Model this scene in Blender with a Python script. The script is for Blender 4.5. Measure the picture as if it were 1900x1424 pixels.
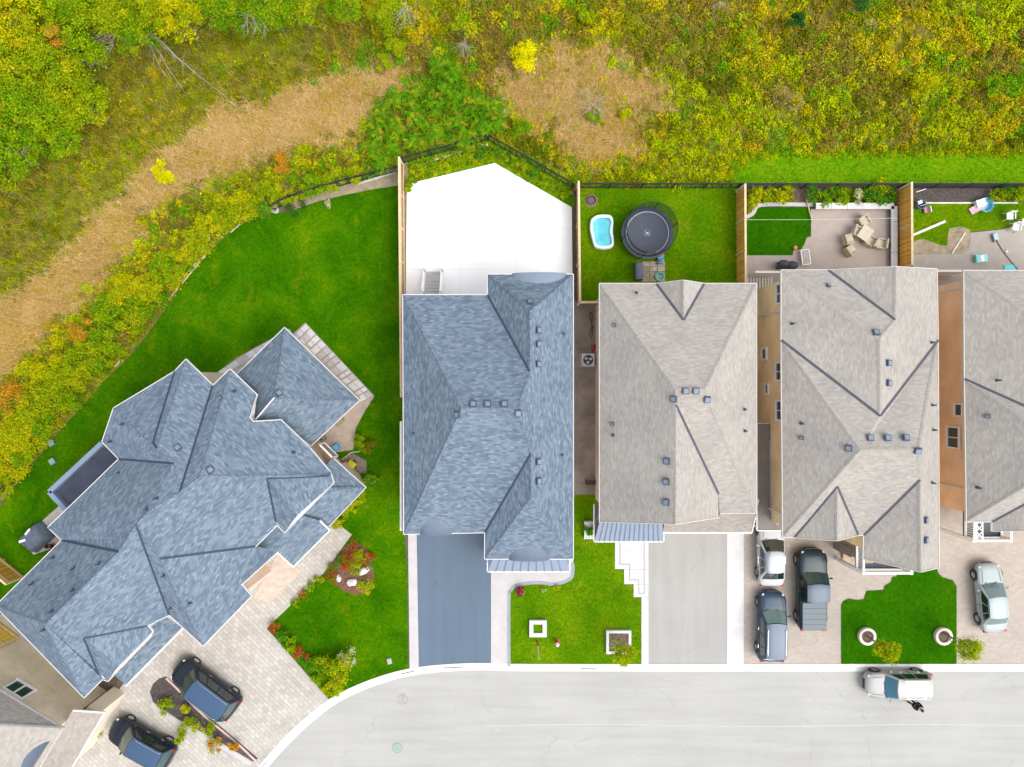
import bpy, bmesh, math, random
import numpy as np
from mathutils import Vector, Matrix
from mathutils.geometry import tessellate_polygon, intersect_ray_tri
for o in list(bpy.data.objects): bpy.data.objects.remove(o)
R = math.radians
SC = bpy.context.scene
COL = SC.collection
random.seed(7); rng = np.random.default_rng(7)
# ---------------- camera, sky, sun, exposure ----------------
H = 48.5            # drone height in metres
F = 1310.0          # focal length in photo pixels (1900 px wide)
cam = bpy.data.cameras.new('camera'); cam.sensor_fit = 'HORIZONTAL'; cam.sensor_width = 36
cam.lens = 36*F/1900; cam.clip_end = 2000
co = bpy.data.objects.new('camera', cam); COL.objects.link(co); co.location = (0, 0, H); SC.camera = co
wd = bpy.data.worlds.new('World'); SC.world = wd; wd.use_nodes = True
nt = wd.node_tree; nt.nodes.clear()
sk = nt.nodes.new('ShaderNodeTexSky'); sk.sky_type = 'NISHITA'; sk.sun_disc = False
sk.sun_elevation = R(58); sk.sun_rotation = R(125); sk.dust_density = 3.0; sk.air_density = 1.0
hs = nt.nodes.new('ShaderNodeHueSaturation'); hs.inputs['Saturation'].default_value = 0.35
bg = nt.nodes.new('ShaderNodeBackground'); bg.inputs['Strength'].default_value = 0.15
wo = nt.nodes.new('ShaderNodeOutputWorld')
nt.links.new(sk.outputs[0], hs.inputs['Color']); nt.links.new(hs.outputs[0], bg.inputs['Color']); nt.links.new(bg.outputs[0], wo.inputs['Surface'])
sl = bpy.data.lights.new('sun', 'SUN'); sl.energy = 0.65; sl.angle = R(45); sl.color = (1, .965, .91)
so = bpy.data.objects.new('sun', sl); COL.objects.link(so)
so.rotation_euler = Vector((-.44, .30, -.85)).to_track_quat('-Z', 'Y').to_euler(); so.location = (30, -22, 60)
vs = SC.view_settings; vs.view_transform = 'Standard'; vs.look = 'None'; vs.gamma = 1; vs.use_curve_mapping = False
vs.exposure = 1.1

# ---------------- helpers ----------------
def W(px, py, z=0.0):
    s = (H-z)/F
    return Vector(((px-950)*s, (712-py)*s, z))
def WL(pts, z=0.0): return [W(p[0], p[1], z) for p in pts]
WM = {}
def tag(o, label=None, cat=None, group=None, kind=None):
    if label: o['label'] = label
    if cat: o['category'] = cat
    if group: o['group'] = group
    if kind: o['kind'] = kind
    return o
def thing(name, label, cat, loc=(0, 0, 0), group=None, rz=0.0):
    o = bpy.data.objects.new(name, None); COL.objects.link(o); o.empty_display_size = .3
    o.location = loc; o.rotation_euler = (0, 0, rz)
    WM[o] = Matrix.Translation(Vector(loc)) @ Matrix.Rotation(rz, 4, 'Z')
    return tag(o, label, cat, group)
def attach(o, parent, local=False):
    if parent is None: return o
    o.parent = parent
    if not local and parent in WM: o.matrix_parent_inverse = WM[parent].inverted()
    return o
def mesh_obj(name, v, f, mat, parent=None, smooth=False, local=False):
    me = bpy.data.meshes.new(name); me.from_pydata([tuple(p) for p in v], [], f); me.update()
    if mat is not None: me.materials.append(mat)
    if smooth: me.polygons.foreach_set('use_smooth', [True]*len(me.polygons))
    o = bpy.data.objects.new(name, me); COL.objects.link(o)
    return attach(o, parent, local)
def copy_tree(o, parent=None):
    c = o.copy(); COL.objects.link(c)
    if parent: c.parent = parent; c.matrix_parent_inverse = o.matrix_parent_inverse.copy()
    for ch in o.children: copy_tree(ch, c)
    return c
class MB:
    def __init__(s): s.v = []; s.f = []
    def add(s, v, f):
        n = len(s.v); s.v += [Vector(p) for p in v]; s.f += [[i+n for i in q] for q in f]; return s
    def poly(s, pts): return s.add(pts, [list(range(len(pts)))])
    def box(s, c, d, rz=0.0, M=None):
        x, y, z = d[0]/2, d[1]/2, d[2]/2
        v = [Vector((a*x, b*y, e*z)) for e in (-1, 1) for a, b in ((-1, -1), (1, -1), (1, 1), (-1, 1))]
        m = M if M is not None else Matrix.Rotation(rz, 3, 'Z')
        v = [m @ p + Vector(c) for p in v]
        return s.add(v, [[3, 2, 1, 0], [4, 5, 6, 7], [0, 1, 5, 4], [1, 2, 6, 5], [2, 3, 7, 6], [3, 0, 4, 7]])
    def beam(s, p, q, w, h, up=(0, 0, 1)):
        p, q = Vector(p), Vector(q); d = q-p; L = d.length
        if L < 1e-6: return s
        d.normalize(); u = Vector(up); sd = d.cross(u)
        if sd.length < 1e-4: sd = d.cross(Vector((1, 0, 0)))
        sd.normalize(); u = sd.cross(d)
        v = []
        for e in (p, q):
            for a, b in ((-1, -1), (1, -1), (1, 1), (-1, 1)): v.append(e+sd*a*w/2+u*b*h/2)
        return s.add(v, [[3, 2, 1, 0], [4, 5, 6, 7], [0, 1, 5, 4], [1, 2, 6, 5], [2, 3, 7, 6], [3, 0, 4, 7]])
    def cyl(s, p, q, r0, r1=None, n=8, caps=True):
        r1 = r0 if r1 is None else r1
        p, q = Vector(p), Vector(q); d = (q-p).normalized()
        a = d.cross(Vector((0, 0, 1)) if abs(d.z) < .95 else Vector((1, 0, 0))).normalized(); b = d.cross(a)
        v = []
        for c, r in ((p, r0), (q, r1)):
            for i in range(n):
                t = 2*math.pi*i/n; v.append(c+a*math.cos(t)*r+b*math.sin(t)*r)
        f = [[i, i+n, (i+1) % n+n, (i+1) % n] for i in range(n)]
        if caps: f += [list(range(n)), list(range(2*n-1, n-1, -1))]
        return s.add(v, f)
    def path(s, pts, r, n=6, r1=None):
        k = len(pts)
        for i in range(k-1):
            a = r if r1 is None else r+(r1-r)*i/(k-1); b = r if r1 is None else r+(r1-r)*(i+1)/(k-1)
            s.cyl(pts[i], pts[i+1], a, b, n, True)
        return s
    def prism(s, pts, z0, z1, bottom=False):
        n = len(pts); v = [Vector((p[0], p[1], z0)) for p in pts]+[Vector((p[0], p[1], z1)) for p in pts]
        ar = sum(pts[i][0]*pts[(i+1) % n][1]-pts[(i+1) % n][0]*pts[i][1] for i in range(n))
        f = [list(range(n, 2*n))]+[[i, (i+1) % n, (i+1) % n+n, i+n] for i in range(n)]
        if bottom: f.append(list(range(n-1, -1, -1)))
        if ar < 0: f = [q[::-1] for q in f]
        return s.add(v, f)
    def lathe(s, c, prof, n=16, sx=1, sy=1, rz=0):
        c = Vector(c); v = []; k = len(prof)
        for r, z in prof:
            for i in range(n):
                t = 2*math.pi*i/n; x, y = r*math.cos(t)*sx, r*math.sin(t)*sy
                v.append(c+Vector((x*math.cos(rz)-y*math.sin(rz), x*math.sin(rz)+y*math.cos(rz), z)))
        f = []
        for j in range(k-1):
            for i in range(n):
                f.append([j*n+i, j*n+(i+1) % n, (j+1)*n+(i+1) % n, (j+1)*n+i])
        if prof[-1][0] > 1e-4: f.append([(k-1)*n+i for i in range(n)])
        return s.add(v, f)
    def ellip(s, c, r, n=10, m=6, M=None):
        v = []; c = Vector(c)
        for j in range(m+1):
            ph = math.pi*j/m
            for i in range(n):
                t = 2*math.pi*i/n
                p = Vector((r[0]*math.sin(ph)*math.cos(t), r[1]*math.sin(ph)*math.sin(t), -r[2]*math.cos(ph)))
                v.append((M @ p if M is not None else p)+c)
        return s.add(v, [[j*n+i, j*n+(i+1) % n, (j+1)*n+(i+1) % n, (j+1)*n+i] for j in range(m) for i in range(n)])
    def build(s, name, mat, parent=None, smooth=False, local=False):
        return mesh_obj(name, s.v, s.f, mat, parent, smooth, local)
def inset(pts, d):
    """inset a simple polygon (xy) by d metres"""
    n = len(pts); P = [Vector((p[0], p[1])) for p in pts]
    ar = sum(P[i].x*P[(i+1) % n].y-P[(i+1) % n].x*P[i].y for i in range(n)); sg = 1 if ar > 0 else -1
    out = []
    for i in range(n):
        a, b, c = P[i-1], P[i], P[(i+1) % n]
        d1 = (b-a).normalized(); d2 = (c-b).normalized()
        n1 = Vector((-d1.y, d1.x))*sg; n2 = Vector((-d2.y, d2.x))*sg
        m = n1+n2
        if m.length < .2: m = n1
        k = d/max(.35, (m.normalized()).dot(n1)); out.append(b+m.normalized()*k)
    return out

# ---------------- materials ----------------
MATS = {}
def nn(nt, t, **k):
    n = nt.nodes.new(t)
    for a, b in k.items(): setattr(n, a, b)
    return n
def newmat(name):
    m = bpy.data.materials.new(name); m.use_nodes = True; nt = m.node_tree
    b = nt.nodes['Principled BSDF']; MATS[name] = m
    return m, nt, b
def noise(nt, scale, detail=4, rough=.6, vec=None, dist=0.0):
    n = nn(nt, 'ShaderNodeTexNoise'); n.inputs['Scale'].default_value = scale; n.inputs['Detail'].default_value = detail
    n.inputs['Roughness'].default_value = rough; n.inputs['Distortion'].default_value = dist
    if vec is not None: nt.links.new(vec, n.inputs['Vector'])
    return n.outputs['Fac']
def ramp(nt, fac, stops, interp='LINEAR'):
    r = nn(nt, 'ShaderNodeValToRGB'); e = r.color_ramp; e.interpolation = interp
    while len(e.elements) < len(stops): e.elements.new(.5)
    for i, (p, c) in enumerate(stops): e.elements[i].position = p; e.elements[i].color = (c[0], c[1], c[2], 1)
    nt.links.new(fac, r.inputs['Fac']); return r.outputs['Color']
def mixc(nt, fac, a, b, mode='MIX'):
    m = nn(nt, 'ShaderNodeMix', data_type='RGBA', blend_type=mode)
    for k, v in ((0, fac), (6, a), (7, b)):
        if isinstance(v, (int, float)): m.inputs[k].default_value = v
        elif isinstance(v, (tuple, list)): m.inputs[k].default_value = (v[0], v[1], v[2], 1)
        else: nt.links.new(v, m.inputs[k])
    return m.outputs[2]
def bumpn(nt, b, fac, strength, dist=.02):
    u = nn(nt, 'ShaderNodeBump'); u.inputs['Strength'].default_value = strength; u.inputs['Distance'].default_value = dist
    nt.links.new(fac, u.inputs['Height']); nt.links.new(u.outputs[0], b.inputs['Normal'])
def objco(nt, kind='Object'):
    return nn(nt, 'ShaderNodeTexCoord').outputs[kind]
def M(name, col, rough=.7, var=.15, scale=3.0, fine=40.0, bump=0.0, metallic=0.0, coat=0.0, spec=.5, col2=None):
    if name in MATS: return MATS[name]
    m, nt, b = newmat(name); v = objco(nt)
    lo = [c*(1-var) for c in col]; hi = [min(1, c*(1+var)) for c in (col2 or col)]
    c1 = ramp(nt, noise(nt, scale, 5, .6, v), [(.3, lo), (.7, hi)])
    n2 = noise(nt, fine, 3, .7, v)
    c2 = mixc(nt, 1.0, c1, ramp(nt, n2, [(.2, (1-var*.7,)*3), (.8, (1+var*.7,)*3)]), 'MULTIPLY')
    nt.links.new(c2, b.inputs['Base Color'])
    b.inputs['Roughness'].default_value = rough; b.inputs['Metallic'].default_value = metallic
    b.inputs['Coat Weight'].default_value = coat; b.inputs['Coat Roughness'].default_value = .05; b.inputs['Specular IOR Level'].default_value = spec
    if bump: bumpn(nt, b, n2, bump, .02)
    return m
def shingles(name, cols, w=.27, h=.125, streak=.5):
    m, nt, b = newmat(name); uv = objco(nt, 'UV')
    br = nn(nt, 'ShaderNodeTexBrick'); br.offset = .5; br.offset_frequency = 2; br.squash = 1
    for k, x in (('Scale', 1), ('Mortar Size', .006), ('Mortar Smooth', .3), ('Bias', 0), ('Brick Width', w), ('Row Height', h)): br.inputs[k].default_value = x
    br.inputs['Color1'].default_value = (0, 0, 0, 1); br.inputs['Color2'].default_value = (1, 1, 1, 1); br.inputs['Mortar'].default_value = (.1, .1, .1, 1)
    nt.links.new(uv, br.inputs['Vector'])
    mp = nn(nt, 'ShaderNodeMapping'); mp.inputs['Scale'].default_value = (1.9, 7.0, 1); nt.links.new(uv, mp.inputs['Vector'])
    st = noise(nt, 1.0, 4, .65, mp.outputs[0])
    f = nn(nt, 'ShaderNodeMath', operation='MULTIPLY_ADD'); f.inputs[1].default_value = .42; 
    nt.links.new(br.outputs['Color'], f.inputs[0])
    f2 = nn(nt, 'ShaderNodeMath', operation='MULTIPLY'); f2.inputs[1].default_value = .62; nt.links.new(st, f2.inputs[0]); nt.links.new(f2.outputs[0], f.inputs[2])
    col = ramp(nt, f.outputs[0], [(.12, cols[0]), (.45, cols[1]), (.72, cols[2]), (.9, cols[3])])
    wn = noise(nt, .35, 4, .6, uv)
    col = mixc(nt, 1, col, ramp(nt, wn, [(.3, (.9, .9, .91)), (.7, (1.08, 1.08, 1.06))]), 'MULTIPLY')
    gr = noise(nt, 90, 2, .8, uv)
    col = mixc(nt, 1, col, ramp(nt, gr, [(.2, (.86,)*3), (.8, (1.12,)*3)]), 'MULTIPLY')
    nt.links.new(col, b.inputs['Base Color']); b.inputs['Roughness'].default_value = .9; b.inputs['Specular IOR Level'].default_value = .1
    # saw-tooth course height so that every course has its shadow edge
    sx = nn(nt, 'ShaderNodeSeparateXYZ'); nt.links.new(uv, sx.inputs[0])
    dv = nn(nt, 'ShaderNodeMath', operation='DIVIDE'); dv.inputs[1].default_value = h; nt.links.new(sx.outputs['Y'], dv.inputs[0])
    fr = nn(nt, 'ShaderNodeMath', operation='FRACT'); nt.links.new(dv.outputs[0], fr.inputs[0])
    iv = nn(nt, 'ShaderNodeMath', operation='SUBTRACT'); iv.inputs[0].default_value = 1; nt.links.new(fr.outputs[0], iv.inputs[1])
    ad = nn(nt, 'ShaderNodeMath', operation='MULTIPLY_ADD'); ad.inputs[1].default_value = .6
    nt.links.new(br.outputs['Color'], ad.inputs[0]); nt.links.new(iv.outputs[0], ad.inputs[2])
    bumpn(nt, b, ad.outputs[0], .55, .02)
    return m
def bricky(name, c1, c2, mortar, w=.22, h=.075, rough=.85, coords='Object', rot=None, ms=.008, bump=.4, var=.2):
    m, nt, b = newmat(name); v = objco(nt, coords)
    if rot is not None:
        mp = nn(nt, 'ShaderNodeMapping'); mp.inputs['Rotation'].default_value = rot; nt.links.new(v, mp.inputs['Vector']); vv = mp.outputs[0]
    else: vv = v
    br = nn(nt, 'ShaderNodeTexBrick')
    for k, x in (('Scale', 1), ('Mortar Size', ms), ('Mortar Smooth', .2), ('Brick Width', w), ('Row Height', h)): br.inputs[k].default_value = x
    for k, c in (('Color1', c1), ('Color2', c2), ('Mortar', mortar)): br.inputs[k].default_value = (*c, 1)
    nt.links.new(vv, br.inputs['Vector'])
    n1 = noise(nt, .5, 5, .6, v); n2 = noise(nt, 18, 3, .7, v)
    col = mixc(nt, 1, br.outputs['Color'], ramp(nt, n1, [(.3, (1-var,)*3), (.7, (1+var*.6,)*3)]), 'MULTIPLY')
    col = mixc(nt, 1, col, ramp(nt, n2, [(.2, (.88,)*3), (.8, (1.1,)*3)]), 'MULTIPLY')
    nt.links.new(col, b.inputs['Base Color']); b.inputs['Roughness'].default_value = rough; b.inputs['Specular IOR Level'].default_value = .3
    iv = nn(nt, 'ShaderNodeMath', operation='SUBTRACT'); iv.inputs[0].default_value = 1; nt.links.new(br.outputs['Fac'], iv.inputs[1])
    bumpn(nt, b, iv.outputs[0], bump, .01)
    return m
def lawnmat(name, dark, mid, light, dry, dryamt=.62):
    m, nt, b = newmat(name); v = objco(nt)
    col = ramp(nt, noise(nt, .32, 5, .62, v, .4), [(.25, dark), (.5, mid), (.75, light)])
    col = mixc(nt, ramp(nt, noise(nt, .6, 6, .68, v, .6), [(dryamt, (0,)*3), (dryamt+.22, (.6,)*3)]), col, dry)
    mp = nn(nt, 'ShaderNodeMapping'); mp.inputs['Scale'].default_value = (1, 1, 1); nt.links.new(v, mp.inputs['Vector'])
    col = mixc(nt, 1, col, ramp(nt, noise(nt, 5, 5, .75, v), [(.3, (.6, .66, .6)), (.7, (1.42, 1.32, 1.3))]), 'MULTIPLY')
    f = noise(nt, 26, 4, .8, v)
    col = mixc(nt, 1, col, ramp(nt, f, [(.25, (.5, .55, .5)), (.75, (1.45, 1.4, 1.4))]), 'MULTIPLY')
    nt.links.new(col, b.inputs['Base Color']); b.inputs['Roughness'].default_value = .9; b.inputs['Specular IOR Level'].default_value = 0
    bumpn(nt, b, f, .9, .05)
    return m
def leafmat(name='leaf', trans=.3):
    m, nt, b = newmat(name); a = nn(nt, 'ShaderNodeAttribute', attribute_name='Col')
    nt.links.new(a.outputs['Color'], b.inputs['Base Color']); b.inputs['Roughness'].default_value = .8; b.inputs['Specular IOR Level'].default_value = 0
    if trans:
        t = nn(nt, 'ShaderNodeBsdfTranslucent'); nt.links.new(a.outputs['Color'], t.inputs['Color'])
        x = nn(nt, 'ShaderNodeMixShader'); x.inputs[0].default_value = trans
        o = nt.nodes['Material Output']; nt.links.new(b.outputs[0], x.inputs[1]); nt.links.new(t.outputs[0], x.inputs[2]); nt.links.new(x.outputs[0], o.inputs['Surface'])
    return m
def asphalt(name, col, seal=False, vert=False):
    m, nt, b = newmat(name); v = objco(nt)
    c = ramp(nt, noise(nt, .18, 6, .6, v, .3), [(.3, [x*.93 for x in col]), (.7, [x*1.05 for x in col])])
    mp = nn(nt, 'ShaderNodeMapping'); mp.inputs['Scale'].default_value = (.12, 1.6, 1) if not (seal or vert) else (1.6, .12, 1); nt.links.new(v, mp.inputs['Vector'])
    c = mixc(nt, 1, c, ramp(nt, noise(nt, 1.2, 5, .6, mp.outputs[0]), [(.3, (.94,)*3), (.7, (1.05,)*3)]), 'MULTIPLY')
    f = noise(nt, 34, 4, .8, v)
    c = mixc(nt, 1, c, ramp(nt, f, [(.2, (.9,)*3), (.8, (1.09,)*3)]), 'MULTIPLY')
    st = noise(nt, 1.1, 7, .75, v, .8)
    c = mixc(nt, ramp(nt, st, [(.6, (0,)*3), (.7, (.45,)*3)]), c, [min(1, x*1.28) for x in col])
    c = mixc(nt, ramp(nt, noise(nt, .55, 8, .72, v, 1.2), [(.66, (0,)*3), (.74, (.3,)*3)]), c, [x*.72 for x in col])
    if seal: c = mixc(nt, ramp(nt, noise(nt, 3.2, 2, .5, mp.outputs[0]), [(.73, (0,)*3), (.76, (.75,)*3)]), c, [x*.4 for x in col])
    vo = nn(nt, 'ShaderNodeTexVoronoi', feature='DISTANCE_TO_EDGE'); vo.inputs['Scale'].default_value = .22
    wv = nn(nt, 'ShaderNodeVectorMath', operation='ADD'); nz = nn(nt, 'ShaderNodeTexNoise'); nz.inputs['Scale'].default_value = .9; nz.inputs['Detail'].default_value = 6; nt.links.new(v, nz.inputs['Vector']); nt.links.new(v, wv.inputs[0]); nt.links.new(nz.outputs['Color'], wv.inputs[1]); nt.links.new(wv.outputs[0], vo.inputs['Vector'])
    ck = ramp(nt, vo.outputs['Distance'], [(.0, (1,)*3), (.007, (0,)*3)]); mk = ramp(nt, noise(nt, .3, 3, .5, v), [(.5, (0,)*3), (.6, (.32,)*3)])
    c = mixc(nt, mixc(nt, 1, ck, mk, 'MULTIPLY'), c, [x*.45 for x in col])
    nt.links.new(c, b.inputs['Base Color']); b.inputs['Roughness'].default_value = .85 if not seal else .6; b.inputs['Specular IOR Level'].default_value = .3
    bumpn(nt, b, f, .25, .01)
    return m
white = M('white_trim', (.8, .8, .79), .5, .05)
# ---------------- ground, road, kerb, lawns, drives ----------------
def sheet(name, pts, z, mat, label=None, thick=None, world=False, kind='structure'):
    P = [Vector((p[0], p[1], z)) for p in pts] if world else WL(pts, z)
    mb = MB()
    if thick: mb.prism(P, z-thick, z)
    else:
        ar = sum(P[i].x*P[(i+1) % len(P)].y-P[(i+1) % len(P)].x*P[i].y for i in range(len(P)))
        mb.poly(P if ar > 0 else P[::-1])
    o = mb.build(name, mat); tag(o, label, None, None, kind); return o
earth = M('earth', (.11, .085, .055), .95, .3, 1.5, 30, .5)
lawn1 = lawnmat('lawn_grass', (.016, .092, .001), (.042, .152, .001), (.1, .212, .0015), (.2, .225, .004), .56)
mown = lawnmat('mown_grass', (.07, .22, .002), (.12, .28, .003), (.2, .33, .004), (.3, .32, .01), .54)
lawn2 = lawnmat('lawn_grass_dry', (.042, .145, .001), (.09, .21, .002), (.165, .265, .003), (.27, .25, .01), .55)
turf = lawnmat('turf_grass', (.018, .105, .001), (.028, .135, .0015), (.045, .155, .002), (.06, .16, .004), .72)
roadm = asphalt('road_asphalt', (.376, .371, .345))
drive_blue = asphalt('sealed_asphalt', (.094, .136, .188), True)
drive_grey = asphalt('grey_concrete', (.345, .335, .315), False, True)
conc = M('concrete_white', (.56, .55, .54), .8, .1, 1.2, 30, .1)
concs = M('concrete_light', (.46, .44, .43), .8, .08, 1.2, 30, .1)
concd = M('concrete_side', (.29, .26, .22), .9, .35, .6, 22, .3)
kerbm = M('kerb_concrete', (.66, .65, .62), .8, .07, 1.0, 30, .1)
beige = bricky('beige_pavers', (.385, .33, .28), (.43, .375, .32), (.37, .32, .275), .3, .15, ms=.004, bump=.12, var=.08)
paver = bricky('cream_pavers', (.40, .375, .335), (.50, .47, .42), (.3, .275, .24), .42, .28, ms=.014, bump=.2, rot=(0, 0, R(44)), var=.12)
paverd = bricky('cream_pavers_grey', (.40, .375, .335), (.46, .43, .385), (.34, .32, .28), .2, .1, ms=.006, bump=.2, rot=(0, 0, R(44)), var=.12)
mulch = M('mulch', (.075, .06, .055), .95, .45, 6, 40, .9)
soil = M('soil', (.12, .085, .06), .95, .4, 5, 30, .8)
gravel = M('gravel_bed', (.2, .17, .14), .95, .4, 8, 30, .9)

g = MB(); g.poly([(-500, -500, -.16), (500, -500, -.16), (500, 500, -.16), (-500, 500, -.16)])
tag(g.build('ground', earth), 'bare earth ground under everything', None, None, 'structure')
KERB = [(300, 1650), (400, 1525), (478, 1430), (520, 1382), (565, 1338), (612, 1301), (660, 1276), (720, 1254), (780, 1241), (850, 1235), (910, 1234), (950, 1235.5), (1200, 1236), (1500, 1236), (2400, 1236)]
def smooth(pts, n=6):
    out = []
    for i in range(len(pts)-1):
        p0, p1, p2, p3 = pts[max(i-1, 0)], pts[i], pts[i+1], pts[min(i+2, len(pts)-1)]
        for k in range(n):
            t = k/n
            out.append(tuple(.5*((2*p1[j])+(-p0[j]+p2[j])*t+(2*p0[j]-5*p1[j]+4*p2[j]-p3[j])*t*t+(-p0[j]+3*p1[j]-3*p2[j]+p3[j])*t**3) for j in (0, 1)))
    out.append(tuple(pts[-1])); return out
KP = [W(*p) for p in smooth(KERB, 5)]
# lots: everything behind the kerb
sheet('lot_terrain', [(p.x, p.y) for p in KP]+[(400, KP[-1].y), (400, 400), (-400, 400), (-400, KP[0].y)], 0.0, earth, 'level earth of the house lots behind the kerb', world=True)
rd = [(p.x, p.y) for p in KP]+[(400, KP[-1].y), (400, -400), (-400, -400), (-400, KP[0].y)]
sheet('road', rd, -.12, roadm, 'pale grey asphalt street curving past the driveways', world=True)
def sweep(pts, prof):
    """profile of (offset to the right, z) swept along xy points"""
    v = []; f = []; n = len(pts); k = len(prof)
    for i, p in enumerate(pts):
        a = pts[max(i-1, 0)]; b = pts[min(i+1, n-1)]; d = Vector((b.x-a.x, b.y-a.y)).normalized(); r = Vector((d.y, -d.x))
        for o, z in prof: v.append((p.x+r.x*o, p.y+r.y*o, z))
    for i in range(n-1):
        for j in range(k-1): f.append([i*k+j, (i+1)*k+j, (i+1)*k+j+1, i*k+j+1])
    return v, f
v, f = sweep(KP, [(-.14, -.1), (-.14, .056), (0.02, .056), (.07, -.085), (.42, -.108), (.42, -.16)])
kb = mesh_obj('kerb', v, [q[::-1] for q in f], kerbm); tag(kb, 'white concrete kerb and gutter along the street', None, None, 'structure')
# joints in the kerb, one every 3 m, as dark slots
jm = M('joint', (.3, .29, .27), .9, .1)
acc = 0
for i in range(1, len(KP)-1):
    acc += (KP[i]-KP[i-1]).length
    if acc > 2.6 and abs(KP[i].x) < 40:
        acc = 0; d = (KP[i+1]-KP[i-1]).normalized(); r = Vector((d.y, -d.x, 0))
        mb = MB(); a = KP[i]-r*.15; b_ = KP[i]+r*.03
        mb.beam((a.x, a.y, .057), (b_.x, b_.y, .057), .02, .006); c = KP[i]+r*.42
        mb.beam((KP[i].x+r.x*.07, KP[i].y+r.y*.07, -.083), (c.x, c.y, -.105), .02, .008); mb.build('joint', jm, kb)
# straight seam and patch lines in the road
seam = M('road_seam', (.445, .44, .425), .8, .1)
mb = MB(); pts = [W(x, 1348+2*math.sin(x*.01), 0) for x in range(900, 2000, 40)]
for a, b in zip(pts, pts[1:]): mb.beam((a.x, a.y, -.1175), (b.x, b.y, -.1175), .05, .004)
tag(mb.build('road_seam', seam), 'thin pale paving seam along the street', None, None, 'structure')

# lawns
L1 = [(738, 345), (690, 352), (640, 362), (590, 374), (540, 392), (515, 395), (470, 404), (432, 427), (400, 455), (372, 488), (340, 527), (305, 577), (270, 627), (235, 668), (198, 702), (160, 745), (120, 790), (80, 838), (40, 888), (0, 940), (-60, 1000), (-60, 1090), (200, 1250), (480, 1200), (495, 1165), (612, 1299), (660, 1276), (720, 1254), (757, 1246), (756, 1060), (750, 990), (748, 800), (748, 500)]
sheet('lawn', L1, .02, lawn1, 'large green lawn wrapping round the blue roofed corner house')
sheet('lawn', [(1075, 340), (1370, 340), (1370, 545), (1115, 545), (1115, 560), (1075, 560)], .02, lawn2, 'square back lawn with the trampoline')
sheet('lawn', [(944, 1100), (950, 1090), (965, 1085), (1000, 1083), (1030, 1087), (1060, 1074), (1064, 1040), (1064, 918), (1115, 918), (1120, 1000), (1141, 1002), (1141, 1058), (1158, 1058), (1158, 1086), (1176, 1086), (1176, 1110), (1190, 1110), (1190, 1236), (944, 1236)], .02, lawn2, 'front lawn with two square planters between two driveways')
L6 = [(1561, 1232), (1561, 1123), (1565, 1116), (1575, 1111), (1590, 1114), (1603, 1112), (1608, 1097), (1640, 1095), (1641, 1088), (1653, 1081), (1656, 1071), (1664, 1070), (1665, 1063), (1690, 1062), (1693, 1056), (1715, 1057), (1730, 1050), (1737, 1050), (1741, 1064), (1750, 1072), (1768, 1077), (1775, 1088), (1775, 1232)]
sheet('lawn', L6, .06, turf, 'dense green front lawn with scalloped edge and two round planters')
sheet('lawn', [(1386, 409), (1398, 399), (1404, 390), (1412, 385), (1505, 385), (1505, 439), (1497, 441), (1492, 455), (1486, 463), (1471, 465), (1471, 474), (1386, 474)], .06, turf, 'small dark green turf patch behind the third house')
sheet('lawn', [(1694, 376), (1960, 376), (1960, 412), (1890, 415), (1860, 425), (1800, 430), (1795, 462), (1785, 472), (1694, 472)], .02, lawn2, 'patchy back lawn strewn with toys at the right edge')
sheet('soil_bed', smooth([(1762, 424), (1782, 421), (1800, 428), (1802, 452), (1790, 471), (1740, 474), (1694, 473), (1694, 452), (1712, 444), (1735, 452), (1756, 456), (1758, 440), (1762, 424)], 4)[:-1], .026, M('dry_soil', (.33, .26, .17), .95, .3, 2, 30, .4), 'bare dry soil patch in the toy strewn yard')
sheet('soil_bed', [(1694, 345), (1850, 345), (1850, 377), (1694, 377)], .03, mulch, 'dark soil bed along the back fence at the right')
sheet('soil_bed', [(1386, 342), (1662, 342), (1662, 382), (1508, 386), (1412, 378), (1386, 402)], .012, soil, 'planted soil bed along the back fence of the third house')
sheet('mown_strip', [(1340, 300), (1365, 288), (1400, 281), (1430, 286), (1470, 279), (1520, 284), (1570, 276), (1640, 283), (1700, 277), (1760, 284), (1830, 278), (1900, 283), (2000, 278), (2000, 340), (1352, 340)], .01, mown, 'strip of short grass behind the back fences')
# white patio
pat = sheet('patio', [(755, 342), (918, 303), (1061, 385), (1063, 600), (752, 600)], .12, M('patio_concrete', (.8, .795, .78), .7, .03, .5, 20, .05), 'bright white concrete patio behind the dark blue roofed house', thick=.14)
jl = M('patio_joint', (.5, .49, .47), .9, .1)
for a, b in (((855, 318), (855, 548)), ((958, 326), (958, 512)), ((755, 425), (1061, 425)), ((755, 500), (906, 500)), ((1000, 425), (1000, 512))):
    p, q = W(*a, .1225), W(*b, .1225); mb = MB(); mb.beam(p, q, .012, .003); mb.build('joint', jl, pat)
# driveways
sheet('driveway', [(772, 960), (912, 960), (911, 1234), (850, 1235), (776, 1242)], .03, drive_blue, 'blue grey sealed asphalt driveway')
sheet('driveway_border', [(757, 985), (773, 985), (777, 1242), (760, 1246)], .045, concs, 'pale concrete strip along the blue grey driveway')
sheet('path', [(911, 1030), (1064, 1030), (1064, 1062), (1058, 1074), (1030, 1083), (1000, 1080), (962, 1083), (946, 1094), (943, 1112), (944, 1235), (911, 1235)], .05, concs, 'pale concrete path beside the blue grey driveway')
edge = M('path_edge', (.27, .29, .33), .8, .08)
v, f = sweep([W(*p) for p in smooth([(1063, 1045), (1063, 1062), (1057, 1075), (1030, 1084), (1000, 1081), (962, 1085), (948, 1096), (944.5, 1112), (944.5, 1236)], 5)], [(-.10, .0), (-.10, .075), (.10, .075), (.10, 0)])
tag(mesh_obj('path_edging', v, f, edge), 'grey concrete edging curving along the path', None, None, 'structure')
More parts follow.
